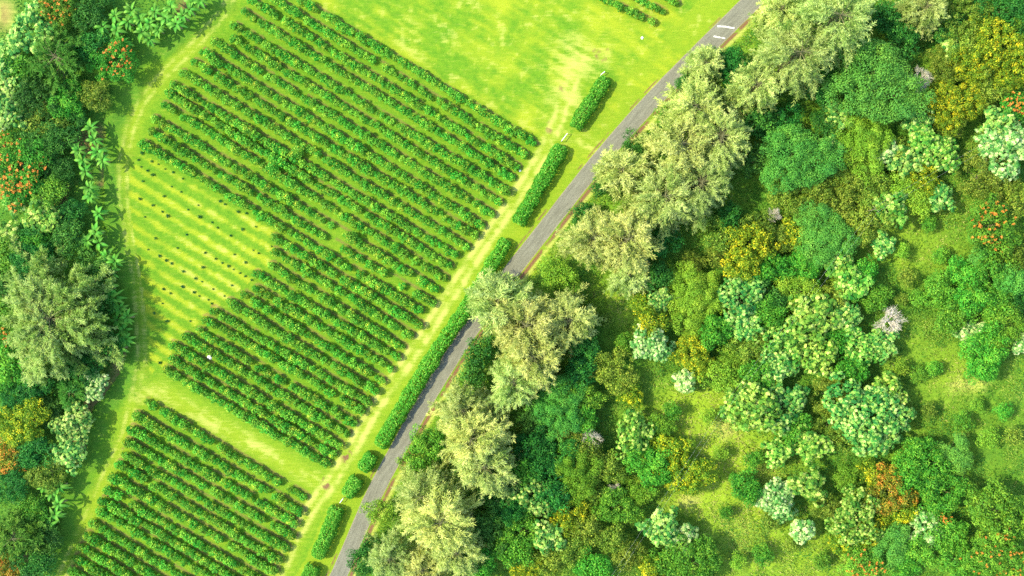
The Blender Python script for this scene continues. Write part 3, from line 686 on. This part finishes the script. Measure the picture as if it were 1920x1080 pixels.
TREES = [  # photo x, y, radius in photo pixels, kind
 # left-hand wood
 (67, 58, 40, 'kukui'), (112, 14, 36, 'tulip'), (160, 8, 38, 'dark'), (110, 110, 60, 'darkfeather'), (213, 117, 37, 'tulip'), (180, 180, 29, 'olive'), (172, 88, 28, 'dark'), (7, 113, 28, 'kukui'),
 (10, 160, 30, 'kukui'), (15, 215, 30, 'kukui'), (67, 187, 38, 'dark'), (123, 190, 34, 'green'), (77, 225, 30, 'olive'), (70, 265, 38, 'dark'), (143, 222, 22, 'dark'), (10, 275, 34, 'tulip'), (45, 312, 44, 'tulip'),
 (37, 352, 30, 'tulip'), (102, 318, 32, 'dark'), (30, 376, 24, 'kukui'), (83, 405, 30, 'kukuiy'), (88, 362, 30, 'green'), (7, 435, 20, 'kukuiy'), (136, 400, 26, 'dark'), (98, 597, 132, 'feather'),
 (13, 633, 26, 'tulip'), (23, 680, 46, 'green'), (33, 745, 32, 'dark'), (135, 735, 30, 'darkfeather'), (176, 722, 24, 'white'), (37, 793, 44, 'yellow'), (15, 858, 29, 'orange'), (137, 797, 34, 'kukui'), (133, 850, 26, 'kukui'),
 (95, 773, 21, 'dark'), (88, 885, 36, 'olive'), (22, 908, 34, 'dark'), (33, 1005, 44, 'darkfeather'), (13, 1062, 26, 'orange'), (65, 962, 27, 'green'), (88, 1010, 28, 'dark'), (67, 1058, 30, 'dark'), (160, 40, 22, 'dark'), (60, 435, 26, 'dark'),
 (170, 560, 38, 'dark'), (60, 490, 38, 'dark'), (150, 690, 34, 'dark'), (62, 722, 30, 'dark'), (190, 645, 30, 'dark'), (178, 505, 28, 'dark'), (130, 445, 30, 'dark'), (12, 490, 30, 'green'), (8, 532, 28, 'dark'), (10, 590, 30, 'green'), (8, 450, 26, 'green'), (35, 130, 30, 'green'), (20, 330, 28, 'dark'), (65, 455, 24, 'green'), (110, 265, 28, 'dark'), (70, 850, 30, 'dark'), (50, 960, 26, 'green'),
 # feathery trees along the road
 (1557, 45, 84, 'casuarina'), (1487, 110, 80, 'casuarina'), (1460, 22, 42, 'casuarina'), (1727, 20, 46, 'casuarina'), (1413, 165, 48, 'casuarina'), (1320, 124, 26, 'casuarina'),
 (1300, 205, 55, 'casuarina'), (1345, 262, 70, 'casuarina'), (1275, 275, 60, 'casuarina'), (1310, 345, 68, 'casuarina'), (1240, 372, 58, 'casuarina'), (1165, 322, 34, 'casuarina'), (1172, 452, 58, 'casuarina'),
 (1112, 448, 50, 'casuarina'), (1178, 516, 26, 'casuarina'), (935, 565, 40, 'casuarina'), (985, 610, 62, 'casuarina'), (1065, 600, 52, 'casuarina'), (1000, 665, 58, 'casuarina'), (965, 715, 48, 'casuarina'),
 (870, 768, 48, 'casuarina'), (885, 818, 58, 'casuarina'), (910, 872, 58, 'casuarina'), (795, 925, 50, 'casuarina'), (830, 970, 60, 'casuarina'), (858, 1030, 50, 'casuarina'), (735, 1042, 46, 'casuarina'), (795, 1062, 44, 'casuarina'),
 # dark and green bushes at the road edge
 (1363, 122, 34, 'dark'), (1363, 148, 13, 'lime'), (1190, 272, 21, 'dark'), (1123, 353, 17, 'dark'), (1093, 403, 21, 'dark'), (1040, 512, 30, 'lime'), (1070, 540, 22, 'green'), (957, 578, 21, 'dark'), (900, 657, 29, 'dark'), (883, 703, 20, 'dark'),
 (800, 840, 38, 'green'), (779, 866, 24, 'olive'), (713, 958, 27, 'lime'), (693, 1047, 33, 'dark'), (1290, 160, 22, 'dark'), (1240, 455, 28, 'dark'), (1095, 655, 30, 'dark'), (1250, 220, 18, 'green'),
 # right-hand thicket
 (1645, 155, 76, 'albizia'), (1620, 268, 54, 'albizialime'), (1495, 297, 58, 'albizia'), (1570, 220, 27, 'kukui'), (1557, 277, 23, 'kukui'), (1657, 282, 20, 'white'), (1720, 235, 25, 'kukui'), (1780, 90, 18, 'kukui'),
 (1730, 264, 28, 'kukuiy'), (1762, 292, 32, 'kukuiy'), (1880, 283, 46, 'white'), (1868, 235, 30, 'kukui'), (1863, 85, 56, 'yellow'), (1903, 135, 38, 'yellow'), (1793, 195, 50, 'yellow'), (1748, 190, 24, 'yellow'), (1847, 168, 38, 'olive'),
 (1727, 332, 34, 'yellow'), (1803, 22, 48, 'olive'), (1690, 70, 30, 'dark'), (1883, 18, 44, 'dark'), (1730, 147, 30, 'deadgrey'), (1687, 293, 28, 'olive'), (1583, 322, 27, 'olive'), (1627, 334, 34, 'olive'), (1842, 332, 42, 'olive'),
 (1470, 240, 34, 'dark'), (1900, 205, 28, 'tulip'), (1478, 362, 36, 'olive'), (1770, 130, 34, 'olive'), (1905, 60, 34, 'olive'),
 (1457, 403, 18, 'deadgrey'), (1567, 382, 38, 'olive'), (1627, 417, 38, 'olive'), (1543, 442, 50, 'albizia'), (1670, 393, 29, 'kukuiy'), (1690, 360, 28, 'lime'), (1760, 370, 25, 'kukui'), (1653, 460, 23, 'kukui'),
 (1500, 502, 34, 'green'), (1573, 493, 28, 'kukuiy'), (1597, 532, 28, 'kukuiy'), (1623, 505, 20, 'green'), (1497, 550, 38, 'lime'), (1527, 595, 44, 'kukuiy'), (1583, 595, 30, 'kukui'), (1460, 632, 35, 'kukuiy'), (1530, 668, 33, 'kukuiy'),
 (1453, 690, 34, 'kukui'), (1613, 652, 34, 'kukuiy'), (1652, 645, 27, 'kukui'), (1597, 690, 26, 'green'), (1670, 602, 36, 'deadpink'), (1858, 424, 42, 'tulip'), (1850, 530, 42, 'green'), (1757, 547, 28, 'green'), (1838, 487, 25, 'albizia'),
 (1907, 473, 34, 'olive'), (1817, 552, 36, 'green'), (1895, 560, 32, 'dark'), (1820, 627, 23, 'white'), (1837, 672, 38, 'green'), (1880, 613, 38, 'lime'), (1913, 647, 15, 'white'),
 (1303, 560, 50, 'albizialime'), (1387, 562, 38, 'kukui'), (1237, 562, 22, 'kukui'), (1220, 642, 33, 'white'), (1397, 613, 25, 'kukui'), (1400, 470, 46, 'yellow'), (1355, 478, 28, 'olive'), (1220, 607, 30, 'yellow'), (1200, 560, 14, 'yellow'),
 (1300, 668, 34, 'yellow'), (1347, 705, 30, 'lime'), (1395, 650, 29, 'olive'), (1283, 712, 19, 'white'), (1150, 695, 38, 'olive'), (1300, 493, 21, 'olive'), (1233, 517, 20, 'dark'), (1368, 412, 25, 'dark'), (1420, 425, 30, 'olive'), (1202, 525, 15, 'green'),
 (1410, 765, 46, 'kukuiy'), (1183, 740, 22, 'yellow'), (1187, 815, 34, 'kukuiy'), (1047, 765, 48, 'albizia'), (1003, 835, 34, 'dark'), (1070, 808, 34, 'olive'), (1110, 824, 26, 'deadgrey'), (1083, 885, 50, 'albizialime'), (1140, 877, 29, 'olive'),
 (997, 925, 33, 'kukui'), (985, 885, 28, 'green'), (1220, 872, 38, 'green'), (1287, 889, 38, 'yellow'), (1213, 850, 13, 'yellow'), (1258, 846, 30, 'yellow'), (1240, 803, 24, 'lime'), (1070, 962, 37, 'yellow'), (1153, 949, 33, 'green'), (1200, 922, 24, 'lime'),
 (1157, 922, 17, 'deadgrey'), (1027, 1005, 30, 'kukui'), (1240, 987, 30, 'kukui'), (1278, 1015, 28, 'white'), (977, 995, 34, 'green'), (1063, 1028, 37, 'olive'), (993, 1058, 34, 'yellow'), (1220, 1062, 28, 'yellow'), (1177, 1040, 29, 'olive'),
 (1300, 1055, 43, 'green'), (1397, 910, 27, 'green'), (1620, 775, 60, 'kukui'), (1647, 822, 29, 'kukui'), (1467, 765, 36, 'kukui'), (1520, 835, 30, 'kukuiy'), (1517, 907, 30, 'kukuiy'), (1457, 937, 32, 'white'), (1458, 845, 25, 'kukuiy'),
 (1500, 993, 20, 'white'), (1557, 795, 25, 'olive'), (1605, 973, 47, 'kukuiy'), (1585, 1012, 27, 'yellow'), (1547, 950, 24, 'olive'), (1668, 920, 41, 'orange'), (1727, 862, 40, 'green'), (1787, 850, 32, 'albizia'), (1763, 917, 38, 'green'),
 (1737, 993, 33, 'white'), (1742, 960, 20, 'green'), (1766, 970, 14, 'tulip'), (1670, 1022, 34, 'albizia'), (1695, 1060, 25, 'green'), (1617, 1057, 34, 'tulip'), (1870, 1037, 52, 'tulip'), (1857, 955, 46, 'green'), 
 (1583, 893, 22, 'lime'), (1910, 975, 34, 'green'), (1800, 1055, 36, 'green'), (925, 915, 34, 'dark'), (920, 990, 36, 'dark'), (900, 1058, 30, 'green'), (1110, 1062, 30, 'green'), (1440, 560, 30, 'dark'), (1440, 500, 28, 'green'),
 # scattered low shrubs in the clearings
 (1690, 470, 14, 'lime'), (1740, 420, 12, 'green'), (1700, 520, 16, 'olive'), (1760, 480, 13, 'green'), (1680, 690, 16, 'lime'), (1720, 700, 14, 'green'), (1740, 770, 15, 'olive'), (1800, 790, 16, 'green'), (1850, 820, 18, 'lime'), (1880, 770, 14, 'green'), (1900, 820, 18, 'olive'), (1830, 760, 12, 'green'), (1350, 850, 14, 'lime'), (1410, 860, 15, 'green'), (1440, 980, 16, 'olive'), (1360, 960, 12, 'green'), (1330, 780, 15, 'lime'), (1260, 770, 14, 'green'), (1140, 600, 13, 'olive'), (1170, 640, 14, 'green'), (1120, 570, 12, 'lime'), (1430, 1040, 16, 'green'), (1480, 1020, 14, 'olive'), (1540, 1050, 15, 'green'), (1380, 1050, 14, 'lime'), (1720, 560, 14, 'green'), (1690, 560, 12, 'olive'), (1750, 690, 13, 'green'),
 # lower growth filling the thicket
 (1420, 300, 30, 'dark'), (1530, 350, 30, 'olive'), (1450, 450, 34, 'olive'), (1490, 440, 26, 'yellow'), (1350, 440, 30, 'olive'), (1340, 620, 28, 'green'), (1440, 590, 28, 'green'), (1560, 640, 26, 'green'), (1500, 622, 28, 'olive'),
 (1490, 660, 26, 'kukuiy'), (1560, 560, 26, 'olive'), (1640, 560, 24, 'green'), (1420, 700, 28, 'green'), (1385, 735, 24, 'kukuiy'), (1440, 730, 26, 'lime'), (1490, 800, 28, 'green'), (1580, 820, 28, 'olive'), (1560, 742, 34, 'olive'),
 (1660, 740, 32, 'kukuiy'), (1682, 780, 26, 'kukui'), (1800, 80, 30, 'olive'), (1820, 120, 36, 'yellow'), (1700, 302, 28, 'kukui'), (1780, 240, 32, 'olive'), (1720, 380, 28, 'lime'), (1600, 350, 28, 'olive'), (1640, 372, 30, 'olive'), (1520, 390, 30, 'olive'),
 (1880, 340, 36, 'olive'), (1910, 380, 30, 'olive'), (1800, 510, 26, 'green'), (1870, 490, 30, 'green'), (1890, 522, 28, 'albizia'), (1862, 570, 30, 'green'), (1790, 590, 30, 'green'), (1852, 640, 28, 'green'), (1700, 882, 30, 'green'), (1690, 960, 26, 'yellow'),
 (1640, 890, 26, 'yellow'), (1740, 900, 28, 'dark'), (1630, 1000, 28, 'yellow'), (1722, 1030, 28, 'green'), (1780, 1002, 30, 'green'), (1640, 942, 26, 'lime'), (1100, 852, 30, 'olive'),
 (1060, 850, 28, 'dark'), (1020, 880, 30, 'dark'), (1040, 932, 30, 'dark'), (1110, 920, 26, 'olive'), (1100, 990, 30, 'olive'), (1030, 1050, 30, 'olive'), (950, 950, 34, 'dark'), (960, 1030, 30, 'green'), (1150, 1010, 26, 'olive'), 
 (1250, 880, 28, 'yellow'), (1250, 1050, 28, 'green'), (1010, 780, 34, 'dark'), (1080, 740, 34, 'green'), (1095, 790, 26, 'green'), (1090, 700, 30, 'dark'), 
 (1370, 682, 26, 'lime'), (1420, 640, 26, 'olive'), (1540, 160, 30, 'dark'), (1600, 30, 26, 'dark'), (1660, 30, 30, 'dark'), (1770, 50, 28, 'dark'), (1420, 230, 30, 'dark'), (1545, 230, 26, 'dark')]

LAND = [((1670, 602), 'the cream-pink bare tree'), ((1645, 155), 'the broad emerald tree'), ((1730, 147), 'the bare grey tree'), ((1860, 420), 'the orange-flowered tree by the clearing'), ((1720, 450), 'the upper right grass clearing'),
        ((1790, 730), 'the pale worn patch at right'), ((1380, 930), 'the yellow grass clearing'), ((1303, 560), 'the round yellow-green tree'), ((1083, 885), 'the bright domed tree'), ((100, 590), 'the huge feathery tree'),
        ((1668, 920), 'the orange-tinged tree'), ((1290, 935), 'the straw-coloured patch'), ((1357, 60), 'the white road markings'), ((1410, 765), 'the big silvery tree'), ((1910, 20), 'the top right corner'), ((1900, 1070), 'the bottom right corner'),
        ((10, 10), 'the top left corner'), ((10, 1070), 'the bottom left corner'), ((1220, 640), 'the whitish tree in the hollow'), ((1620, 775), 'the large pale tree'), ((213, 117), 'the round flowering tree by the track'),
        ((15, 858), 'the orange-leaved tree'), ((10, 300), 'the orange blossoms at left'), ((1070, 1075), 'the bottom edge of the thicket'), ((1900, 640), 'the right edge of the photo'), ((1500, 1075), 'the bottom grass clearing'),
        ((711, 837), 'the lower tip of the longest hedge'), ((951, 450), 'the upper tip of the longest hedge'), ((1100, 204), 'the topmost hedge'), ((640, 1040), 'the bottom of the road'), ((320, 15), 'the banana clump by the track'),
        ((1543, 442), 'the lobed emerald tree'), ((137, 797), 'the silvery tree by the lower track'), ((1450, 230), 'the dark gap behind the feathery trees'), ((1090, 660), 'the deep shade by the feathery trees')]

USED = set()
def where(x, y, skip=0):
    c = sorted(((math.hypot(x-a, y-b), a, b, n) for (a, b), n in LAND), key=lambda q: q[0])
    d, a, b, n = [q for q in c if q[0] > 12][skip]
    ang = math.degrees(math.atan2(-(y-b), x-a)) % 360
    k = int((ang+22.5)//45) % 8
    return ['right of', 'up and right of', 'above', 'up and left of', 'left of', 'down and left of', 'below', 'down and right of'][k]+' '+n
LBLSTAT = []
def size_word(r): return 'tiny' if r < 18 else 'small' if r < 27 else 'medium' if r < 38 else 'large' if r < 58 else 'huge'
def unique_label(look, x, y, r):
    opts = [f'{size_word(r)} {look} {where(x, y, s)}' for s in range(8)]
    for k, l in enumerate(opts):
        if l not in USED and len(l.split()) <= 16: USED.add(l); LBLSTAT.append(k); return l
    return opts[0]

def plant_tree(x, y, rp, kind):
    sizes = SIZES.get(kind, (1.6, 2.6, 3.8, 5.8))
    r = rp/S
    sz = min(sizes, key=lambda q: abs(math.log(q/r)))
    cm, tm, bl, R, Ht = lib(kind, sz, int(rng.integers(2)) if sz < 6.5 else 0)
    zc = (.62 if kind == 'casuarina' else .75)*Ht*r/R*(.7 if x < 260 and kind != 'feather' else 1)
    f = (H-zc)/H; s = r*f/R*(1.12 if kind == 'casuarina' else 1.07 if kind == 'feather' else 1.16)
    wx, wy = W(x, y, zc)
    nm, look, cat = LOOK[kind]
    root = empty(nm, (wx, wy, 0))
    if (x, y) == (98, 597): lb = 'huge spreading grey-green feathery tree beside the bend of the farm track'
    elif (x, y) == (1670, 602): lb = 'leafless cream-pink tree at the edge of the right-hand clearing'
    elif (x, y) == (1645, 155): lb = 'broad emerald fine-leaved tree left of the bare grey tree'
    else: lb = unique_label(look, x, y, rp)
    grp = 'feathery trees along the road' if kind == 'casuarina' else 'trees of the left-hand wood' if x < 260 else 'trees and bushes of the right-hand thicket'
    tag(root, lb, cat, grp)
    rz = rng.random()*6.28; sx = s*(.93+.14*rng.random()); sy = s*(.93+.14*rng.random()); sz_ = s*(.92+.16*rng.random())*(.7 if x < 260 and kind != 'feather' else 1)
    dead = kind.startswith('dead')
    put('branches' if dead else 'crown', cm, root, (0, 0, 0), rz, (sx, sy, sz_))
    put('trunk', tm, root, (0, 0, 0), rz, (sx, sy, sz_))
    if bl: put('blossoms', bl, root, (0, 0, 0), rz, (sx, sy, sz_))
for t in TREES: plant_tree(*t)

# banana plants and one palm
def banana_leaf(k):
    rg = np.random.default_rng(300+k)
    L = 2.3; n = 10; wd = .34
    s = np.linspace(0, 1, n+1); el = .75-.2*k/3
    x = L*(s*math.cos(el)+.10*s*s); z = L*(math.sin(el)*s-(.62+.1*k)*s*s)
    prof = wd*np.sin(np.clip(s*1.05+.02, 0, 1)*PI)**.45*np.where(s < .12, .25, 1)
    V, T = [], []
    tn = rg.random(n+1)
    for i in range(n+1):
        V += [(x[i], -prof[i]*(1+.1*rg.normal()), z[i]+.10*prof[i]/wd-.05*rg.random()), (x[i], 0, z[i]), (x[i], prof[i]*(1+.1*rg.normal()), z[i]+.10*prof[i]/wd-.05*rg.random())]
        b = .12+.36*s[i]; T += [b+.1*tn[i], b+.25, b+.1*tn[i]]
    F = []
    for i in range(n): F += [(3*i, 3*i+1, 3*i+4, 3*i+3), (3*i+1, 3*i+2, 3*i+5, 3*i+4)]
    return mesh_np('leaf', np.array(V), np.array(F), M['banana'], np.clip(T, 0, 1), smooth=True)
BL = [banana_leaf(k) for k in range(4)]
V, F = tubes([(np.array([[0, 0, -.05], [.02, .01, 1.4], [0, .03, 2.7]]), np.array([.17, .13, .09]))], 8)
BST = mesh_np('stem', V, F, M['stem'])
BAN = [(218, 57), (247, 20), (267, 60), (297, 55), (320, 13), (343, 30), (363, 5), (230, 82), (192, 50), (290, 22), (170, 240), (147, 282), (183, 285), (160, 322), (167, 352), (170, 368), (180, 435), (163, 452), (120, 425),
       (200, 480), (207, 507), (203, 540), (225, 580), (232, 618), (226, 652), (212, 635), (97, 925), (112, 912), (84, 912), (103, 965), (205, 560), (185, 400), (262, 35), (92, 985), (240, 40), (280, 45), (310, 35), (330, 45), (355, 18), (280, 75), (215, 30), (375, 2), (205, 75), (192, 300), (176, 262), (155, 300), (186, 455), (150, 462), (216, 490), (214, 558), (238, 595), (236, 636), (220, 600), (110, 945)]
def banana_label(x, y):
    clumps = [(0, 95, 'top clump by the farm track', 0), (95, 310, 'upper strip beside the farm track', 1), (310, 385, 'strip below the orange blossoms', 1), (385, 468, 'clump above the huge feathery tree', 1),
              (468, 565, 'fringe right of the huge feathery tree', 1), (565, 700, 'fringe at the track bend', 1), (700, 1100, 'pale clump beside the lower track', 0)]
    lo, hi, nm, ax = next(c for c in clumps if c[0] <= y < c[1])
    mem = sorted([p for p in BAN if lo <= p[1] < hi], key=lambda p: p[ax])
    return f"banana plant, {WORD[mem.index((x, y))]} from the {'top' if ax else 'left'} in the {nm}"
for (x, y) in BAN:
    hs = 1.0+.3*rng.random()
    root = empty('banana_plant', (*W(x, y, 2.6*hs), 0))
    tag(root, banana_label(x, y), 'banana plant', 'banana plants along the left-hand wood')
    put('stem', BST, root, sc=(hs, hs, hs))
    n = int(rng.integers(8, 11)); a0 = rng.random()*6
    for i in range(n):
        put('leaf', BL[int(rng.integers(4))], root, (0, 0, 2.6*hs-.1*(i % 3)), a0+i*2*PI/n+rng.normal()*.18, (.68+.33*rng.random(), .66+.28*rng.random(), .7+.6*rng.random()))
root = empty('palm', (*W(1768, 62, 4), 0)); tag(root, 'small bright green palm rosette above the bare grey tree', 'palm')
V, F = tubes([(np.array([[0, 0, -.05], [.1, 0, 2], [0, .05, 4.2]]), np.array([.12, .1, .08]))], 6); put('trunk', mesh_np('palm_trunk', V, F, M['bark']), root)
for i in range(9): put('frond', BL[i % 4], root, (0, 0, 4.2), i*.7, (.65, .55, .8))

# ---------------------------------------------------------------- grass and undergrowth
def meadow():
    n = 150000
    X = rng.random(n)*1400+560; Y = rng.random(n)*1240-80
    dr, sr = dpoly(X, Y, ROAD); lf = inpoly(X, Y, LEFT)
    so, sw, md, ye, hz = zones(X, Y)
    keep = (sr > 0) & (dr > 30)
    X, Y, ye, sw, hz = X[keep], Y[keep], ye[keep], sw[keep], hz[keep]; n = len(X)
    hgt = (.25+.5*N2.fbm(X, Y, 40, 2))*(.6+.7*rng.random(n))
    a = rng.random(n)*6.28; lean = unit(np.stack([np.cos(a), np.sin(a), .55+.7*rng.random(n)], 1))
    c = np.stack([(X-960)/S, (540-Y)/S, hz+.02], 1)+lean*(hgt*.5)[:, None]
    V, F = leaf_quads(c, lean, unit(rdir(n)*.6+np.array([[0, 0, 1.]])), hgt*1.15, .09+.07*rng.random(n))
    t = np.clip(.38+.55*ye+.35*sw+.15*rng.normal(size=n)+.9*(N1.fbm(X, Y, 26, 3)-.5), 0, 1)
    tag(put('meadow_grass', mesh_np('meadow_grass', V, F, M['grass'], np.repeat(t, 4))), 'rough tall meadow grass between the trees right of the road', 'grass', kind='stuff')
def undergrowth():
    n = 190000
    X = rng.random(n)*2140-110; Y = rng.random(n)*1240-80
    dr, sr = dpoly(X, Y, ROAD); lf = inpoly(X, Y, LEFT)
    near = np.zeros(n)
    for (x, y, r, k) in TREES:
        near = np.maximum(near, 1-sstep(r*.8, r*1.35, np.hypot(X-x, Y-y)))
    cover = np.where(lf, 1, near)*(N3.fbm(X, Y, 45, 3))
    br = np.exp(-((X-8)/24.)**2-((Y-28)/34.)**2)
    keep = (lf & (br < .4)) | ((sr > 0) & (dr > 42) & (cover > .38))
    X, Y, lf = X[keep], Y[keep], lf[keep]; n = len(X)
    dl, _ = dpoly(X, Y, LEFT[2:-2])
    top = (.3+1.9*sstep(.35, .75, N1.fbm(X, Y, 24, 3)))*np.where(lf, sstep(2, 30, dl)*.9+.15, .75)
    z = top*(1-.45*rng.random(n)**2)
    nn = unit(rdir(n)*.7+np.array([[0, 0, .9]]))
    c = np.stack([(X-960)/S, (540-Y)/S, z+.1], 1)
    V, F = leaf_quads(c, np.cross(nn, rdir(n)), nn, .32*(.6+.8*rng.random(n)), .19*(.7+.6*rng.random(n)))
    t = np.clip(.45+.2*rng.normal(size=n)+.6*(N2.fbm(X, Y, 30, 3)-.5), 0, 1)
    tag(put('undergrowth', mesh_np('undergrowth', V, F, M['under'], np.repeat(t, 4))), 'dark leafy undergrowth beneath and between the trees', 'undergrowth', kind='stuff')
def scrub():
    n = 420000
    X = rng.random(n)*1400+640; Y = rng.random(n)*1240-80
    dr, sr = dpoly(X, Y, ROAD)
    clear = np.zeros(n)
    for (cx, cy, rx, ry, a) in [(1725, 440, 75, 70, 1), (1790, 725, 85, 50, .9), (1370, 900, 80, 110, 1), (1290, 930, 40, 30, 1), (1150, 615, 55, 55, .9), (1480, 1050, 90, 60, .8), (1290, 770, 60, 50, 1), (1860, 780, 90, 60, .45), (1180, 560, 60, 30, .8), (1720, 640, 40, 50, .7), (1100, 1000, 30, 50, .5)]:
        clear = np.maximum(clear, a*np.exp(-(((X-cx)/rx)**2+((Y-cy)/ry)**2)**1.5))
    f = N2.fbm(X, Y, 55, 4)-.24*clear
    keep = (sr > 0) & (dr > 34) & (f > .36+.10*rng.random(n))
    X, Y, f = X[keep], Y[keep], f[keep]; n = len(X)
    top = (.25+4.2*np.clip(f-.36, 0, .4))*(.35+1.2*N1.fbm(X, Y, 12, 3))
    z = top*(1-.5*rng.random(n)**2)
    nn = unit(rdir(n)*.6+np.array([[0, 0, 1.]]))
    c = np.stack([(X-960)/S, (540-Y)/S, z+.1], 1)
    V, F = leaf_quads(c, np.cross(nn, rdir(n)), nn, .27*(.6+.8*rng.random(n)), .15*(.7+.6*rng.random(n)))
    t = np.clip(.52+.17*rng.normal(size=n)+1.1*(N3.fbm(X, Y, 38, 3)-.5)+.12*clear[keep], 0, 1)
    tag(put('scrub', mesh_np('scrub', V, F, M['scrub'], np.repeat(t, 4))), 'low tangled green and olive scrub merging into the rough grass', 'scrub', kind='stuff')
meadow(); undergrowth(); scrub()

# ---------------------------------------------------------------- small things
def pipe(x0, y0, x1, y1, lb):
    ax, ay = W(x0, y0, .9); bx, by = W(x1, y1, .9)
    root = empty('white_rail', (ax, ay, 0)); tag(root, lb, 'rail')
    V, F = tubes([(np.array([[0, 0, .9], [(bx-ax)/2, (by-ay)/2, .88], [bx-ax, by-ay, .9]]), np.array([.07, .07, .07]))], 6)
    put('rail', mesh_np('rail', V, F, M['whitepipe']), root)
    for (x, y) in ((0, 0), (bx-ax, by-ay)):
        V, F = tubes([(np.array([[x, y, -.02], [x, y, .5], [x, y, .95]]), np.array([.06, .06, .05]))], 6); put('post', mesh_np('post', V, F, M['whitepipe']), root)
pipe(1053, 264, 1064, 250, 'thin white rail closing the gap between the two upper hedges')
pipe(637, 943, 643, 935, 'short white rail in the hedge gap by the lower road')
pipe(1127, 140, 1134, 134, 'short white rail at the knobbed tip of the topmost hedge')
def scrap(x, y, r, lb):
    n = 9; a = np.linspace(0, 2*PI, n, endpoint=False); rr = r*(.7+.5*rng.random(n))
    V = np.concatenate([np.stack([np.cos(a)*rr, np.sin(a)*rr, .02+.05*rng.random(n)], 1), np.stack([np.cos(a)*rr*.5, np.sin(a)*rr*.5, .12+.12*rng.random(n)], 1), [[0, 0, .1]]])
    F = [(i, (i+1) % n, n+(i+1) % n, n+i) for i in range(n)]
    me = bpy.data.meshes.new('scrap'); me.from_pydata([tuple(v) for v in V], [], F+[(n+i, n+(i+1) % n, 2*n) for i in range(n)]); me.materials.append(M['whitepipe'])
    tag(put('plastic_sheet', me, None, (*W(x, y), .02)), lb, 'litter')
scrap(393, 670, .42, 'crumpled white sheet lying between crop rows left of centre')
scrap(1204, 71, .3, 'small white scrap in the open field below the short rows')
scrap(975, 320, .25, 'small white scrap at a crop row end by the path')
def cable(pts, z, lb):
    P = np.array([(*W(x, y, z), z) for x, y in pts]); P[[1, 2, 4, 5], 2] -= .5
    root = empty('overhead_cable', (P[0][0], P[0][1], 0)); tag(root, lb, 'cable', 'overhead cables')
    V, F = tubes([(P-np.array([P[0][0], P[0][1], 0]), np.full(len(P), .0045))], 5); put('wire', mesh_np('wire', V, F, M['cable']), root)
cable([(2000, 182), (1850, 267), (1760, 318), (1640, 388), (1370, 745), (1237, 947), (1100, 1150)], 9.5, 'thin overhead cable across the thicket, on the upper left side of the pair')
cable([(2008, 192), (1858, 276), (1767, 327), (1647, 396), (1377, 751), (1244, 953), (1107, 1156)], 9.5, 'thin overhead cable across the thicket, on the lower right side of the pair')
xp, yp = W(1643, 392, 9.5)
root = empty('utility_pole', (xp, yp, 0)); tag(root, 'slim wooden pole where the two overhead cables bend', 'utility pole')
V, F = tubes([(np.array([[0, 0, -.1], [0, 0, 5], [0, 0, 9.55]]), np.array([.13, .11, .08]))], 8); put('post', mesh_np('pole_post', V, F, M['bark']), root)
V, F = tubes([(np.array([[-.6, .6, 9.38], [0, .0, 9.38], [.6, -.6, 9.38]]), np.array([.05, .05, .05]))], 6); put('crossarm', mesh_np('crossarm', V, F, M['bark']), root)

# ---------------------------------------------------------------- light, sky, camera
el = math.radians(46); az = math.atan2(.05, -.99)
sv = Vector((math.cos(az)*math.cos(el), math.sin(az)*math.cos(el), math.sin(el)))
sun = bpy.data.lights.new('sun', 'SUN'); sun.energy = 2.5; sun.angle = math.radians(.8); sun.color = (1, .90, .60)
so = bpy.data.objects.new('sun', sun); C.objects.link(so); so.rotation_euler = sv.to_track_quat('Z', 'Y').to_euler(); so.location = (-80, 10, 90)
w = bpy.data.worlds.new('World'); bpy.context.scene.world = w; w.use_nodes = True
nt = w.node_tree; bg = nt.nodes['Background']; sk = nt.nodes.new('ShaderNodeTexSky'); sk.sky_type = 'NISHITA'; sk.sun_disc = False
sk.sun_elevation = el; sk.sun_rotation = math.atan2(sv.x, sv.y)
nt.links.new(sk.outputs[0], bg.inputs[0]); bg.inputs[1].default_value = .15
sc = bpy.context.scene
sc.view_settings.view_transform = 'Standard'; sc.view_settings.look = 'None'; sc.view_settings.gamma = 1; sc.view_settings.exposure = 1.86
sc.cycles.max_bounces = 8; sc.cycles.diffuse_bounces = 5; sc.cycles.transmission_bounces = 4; sc.cycles.use_denoising = False
cam = bpy.data.cameras.new('camera'); co = bpy.data.objects.new('camera', cam); C.objects.link(co)
co.location = (0, 0, H); cam.sensor_width = 36; cam.lens = 36*H/192.; cam.clip_end = 6000; cam.clip_start = 1
sc.camera = co

print('LABELS', [LBLSTAT.count(k) for k in range(8)])
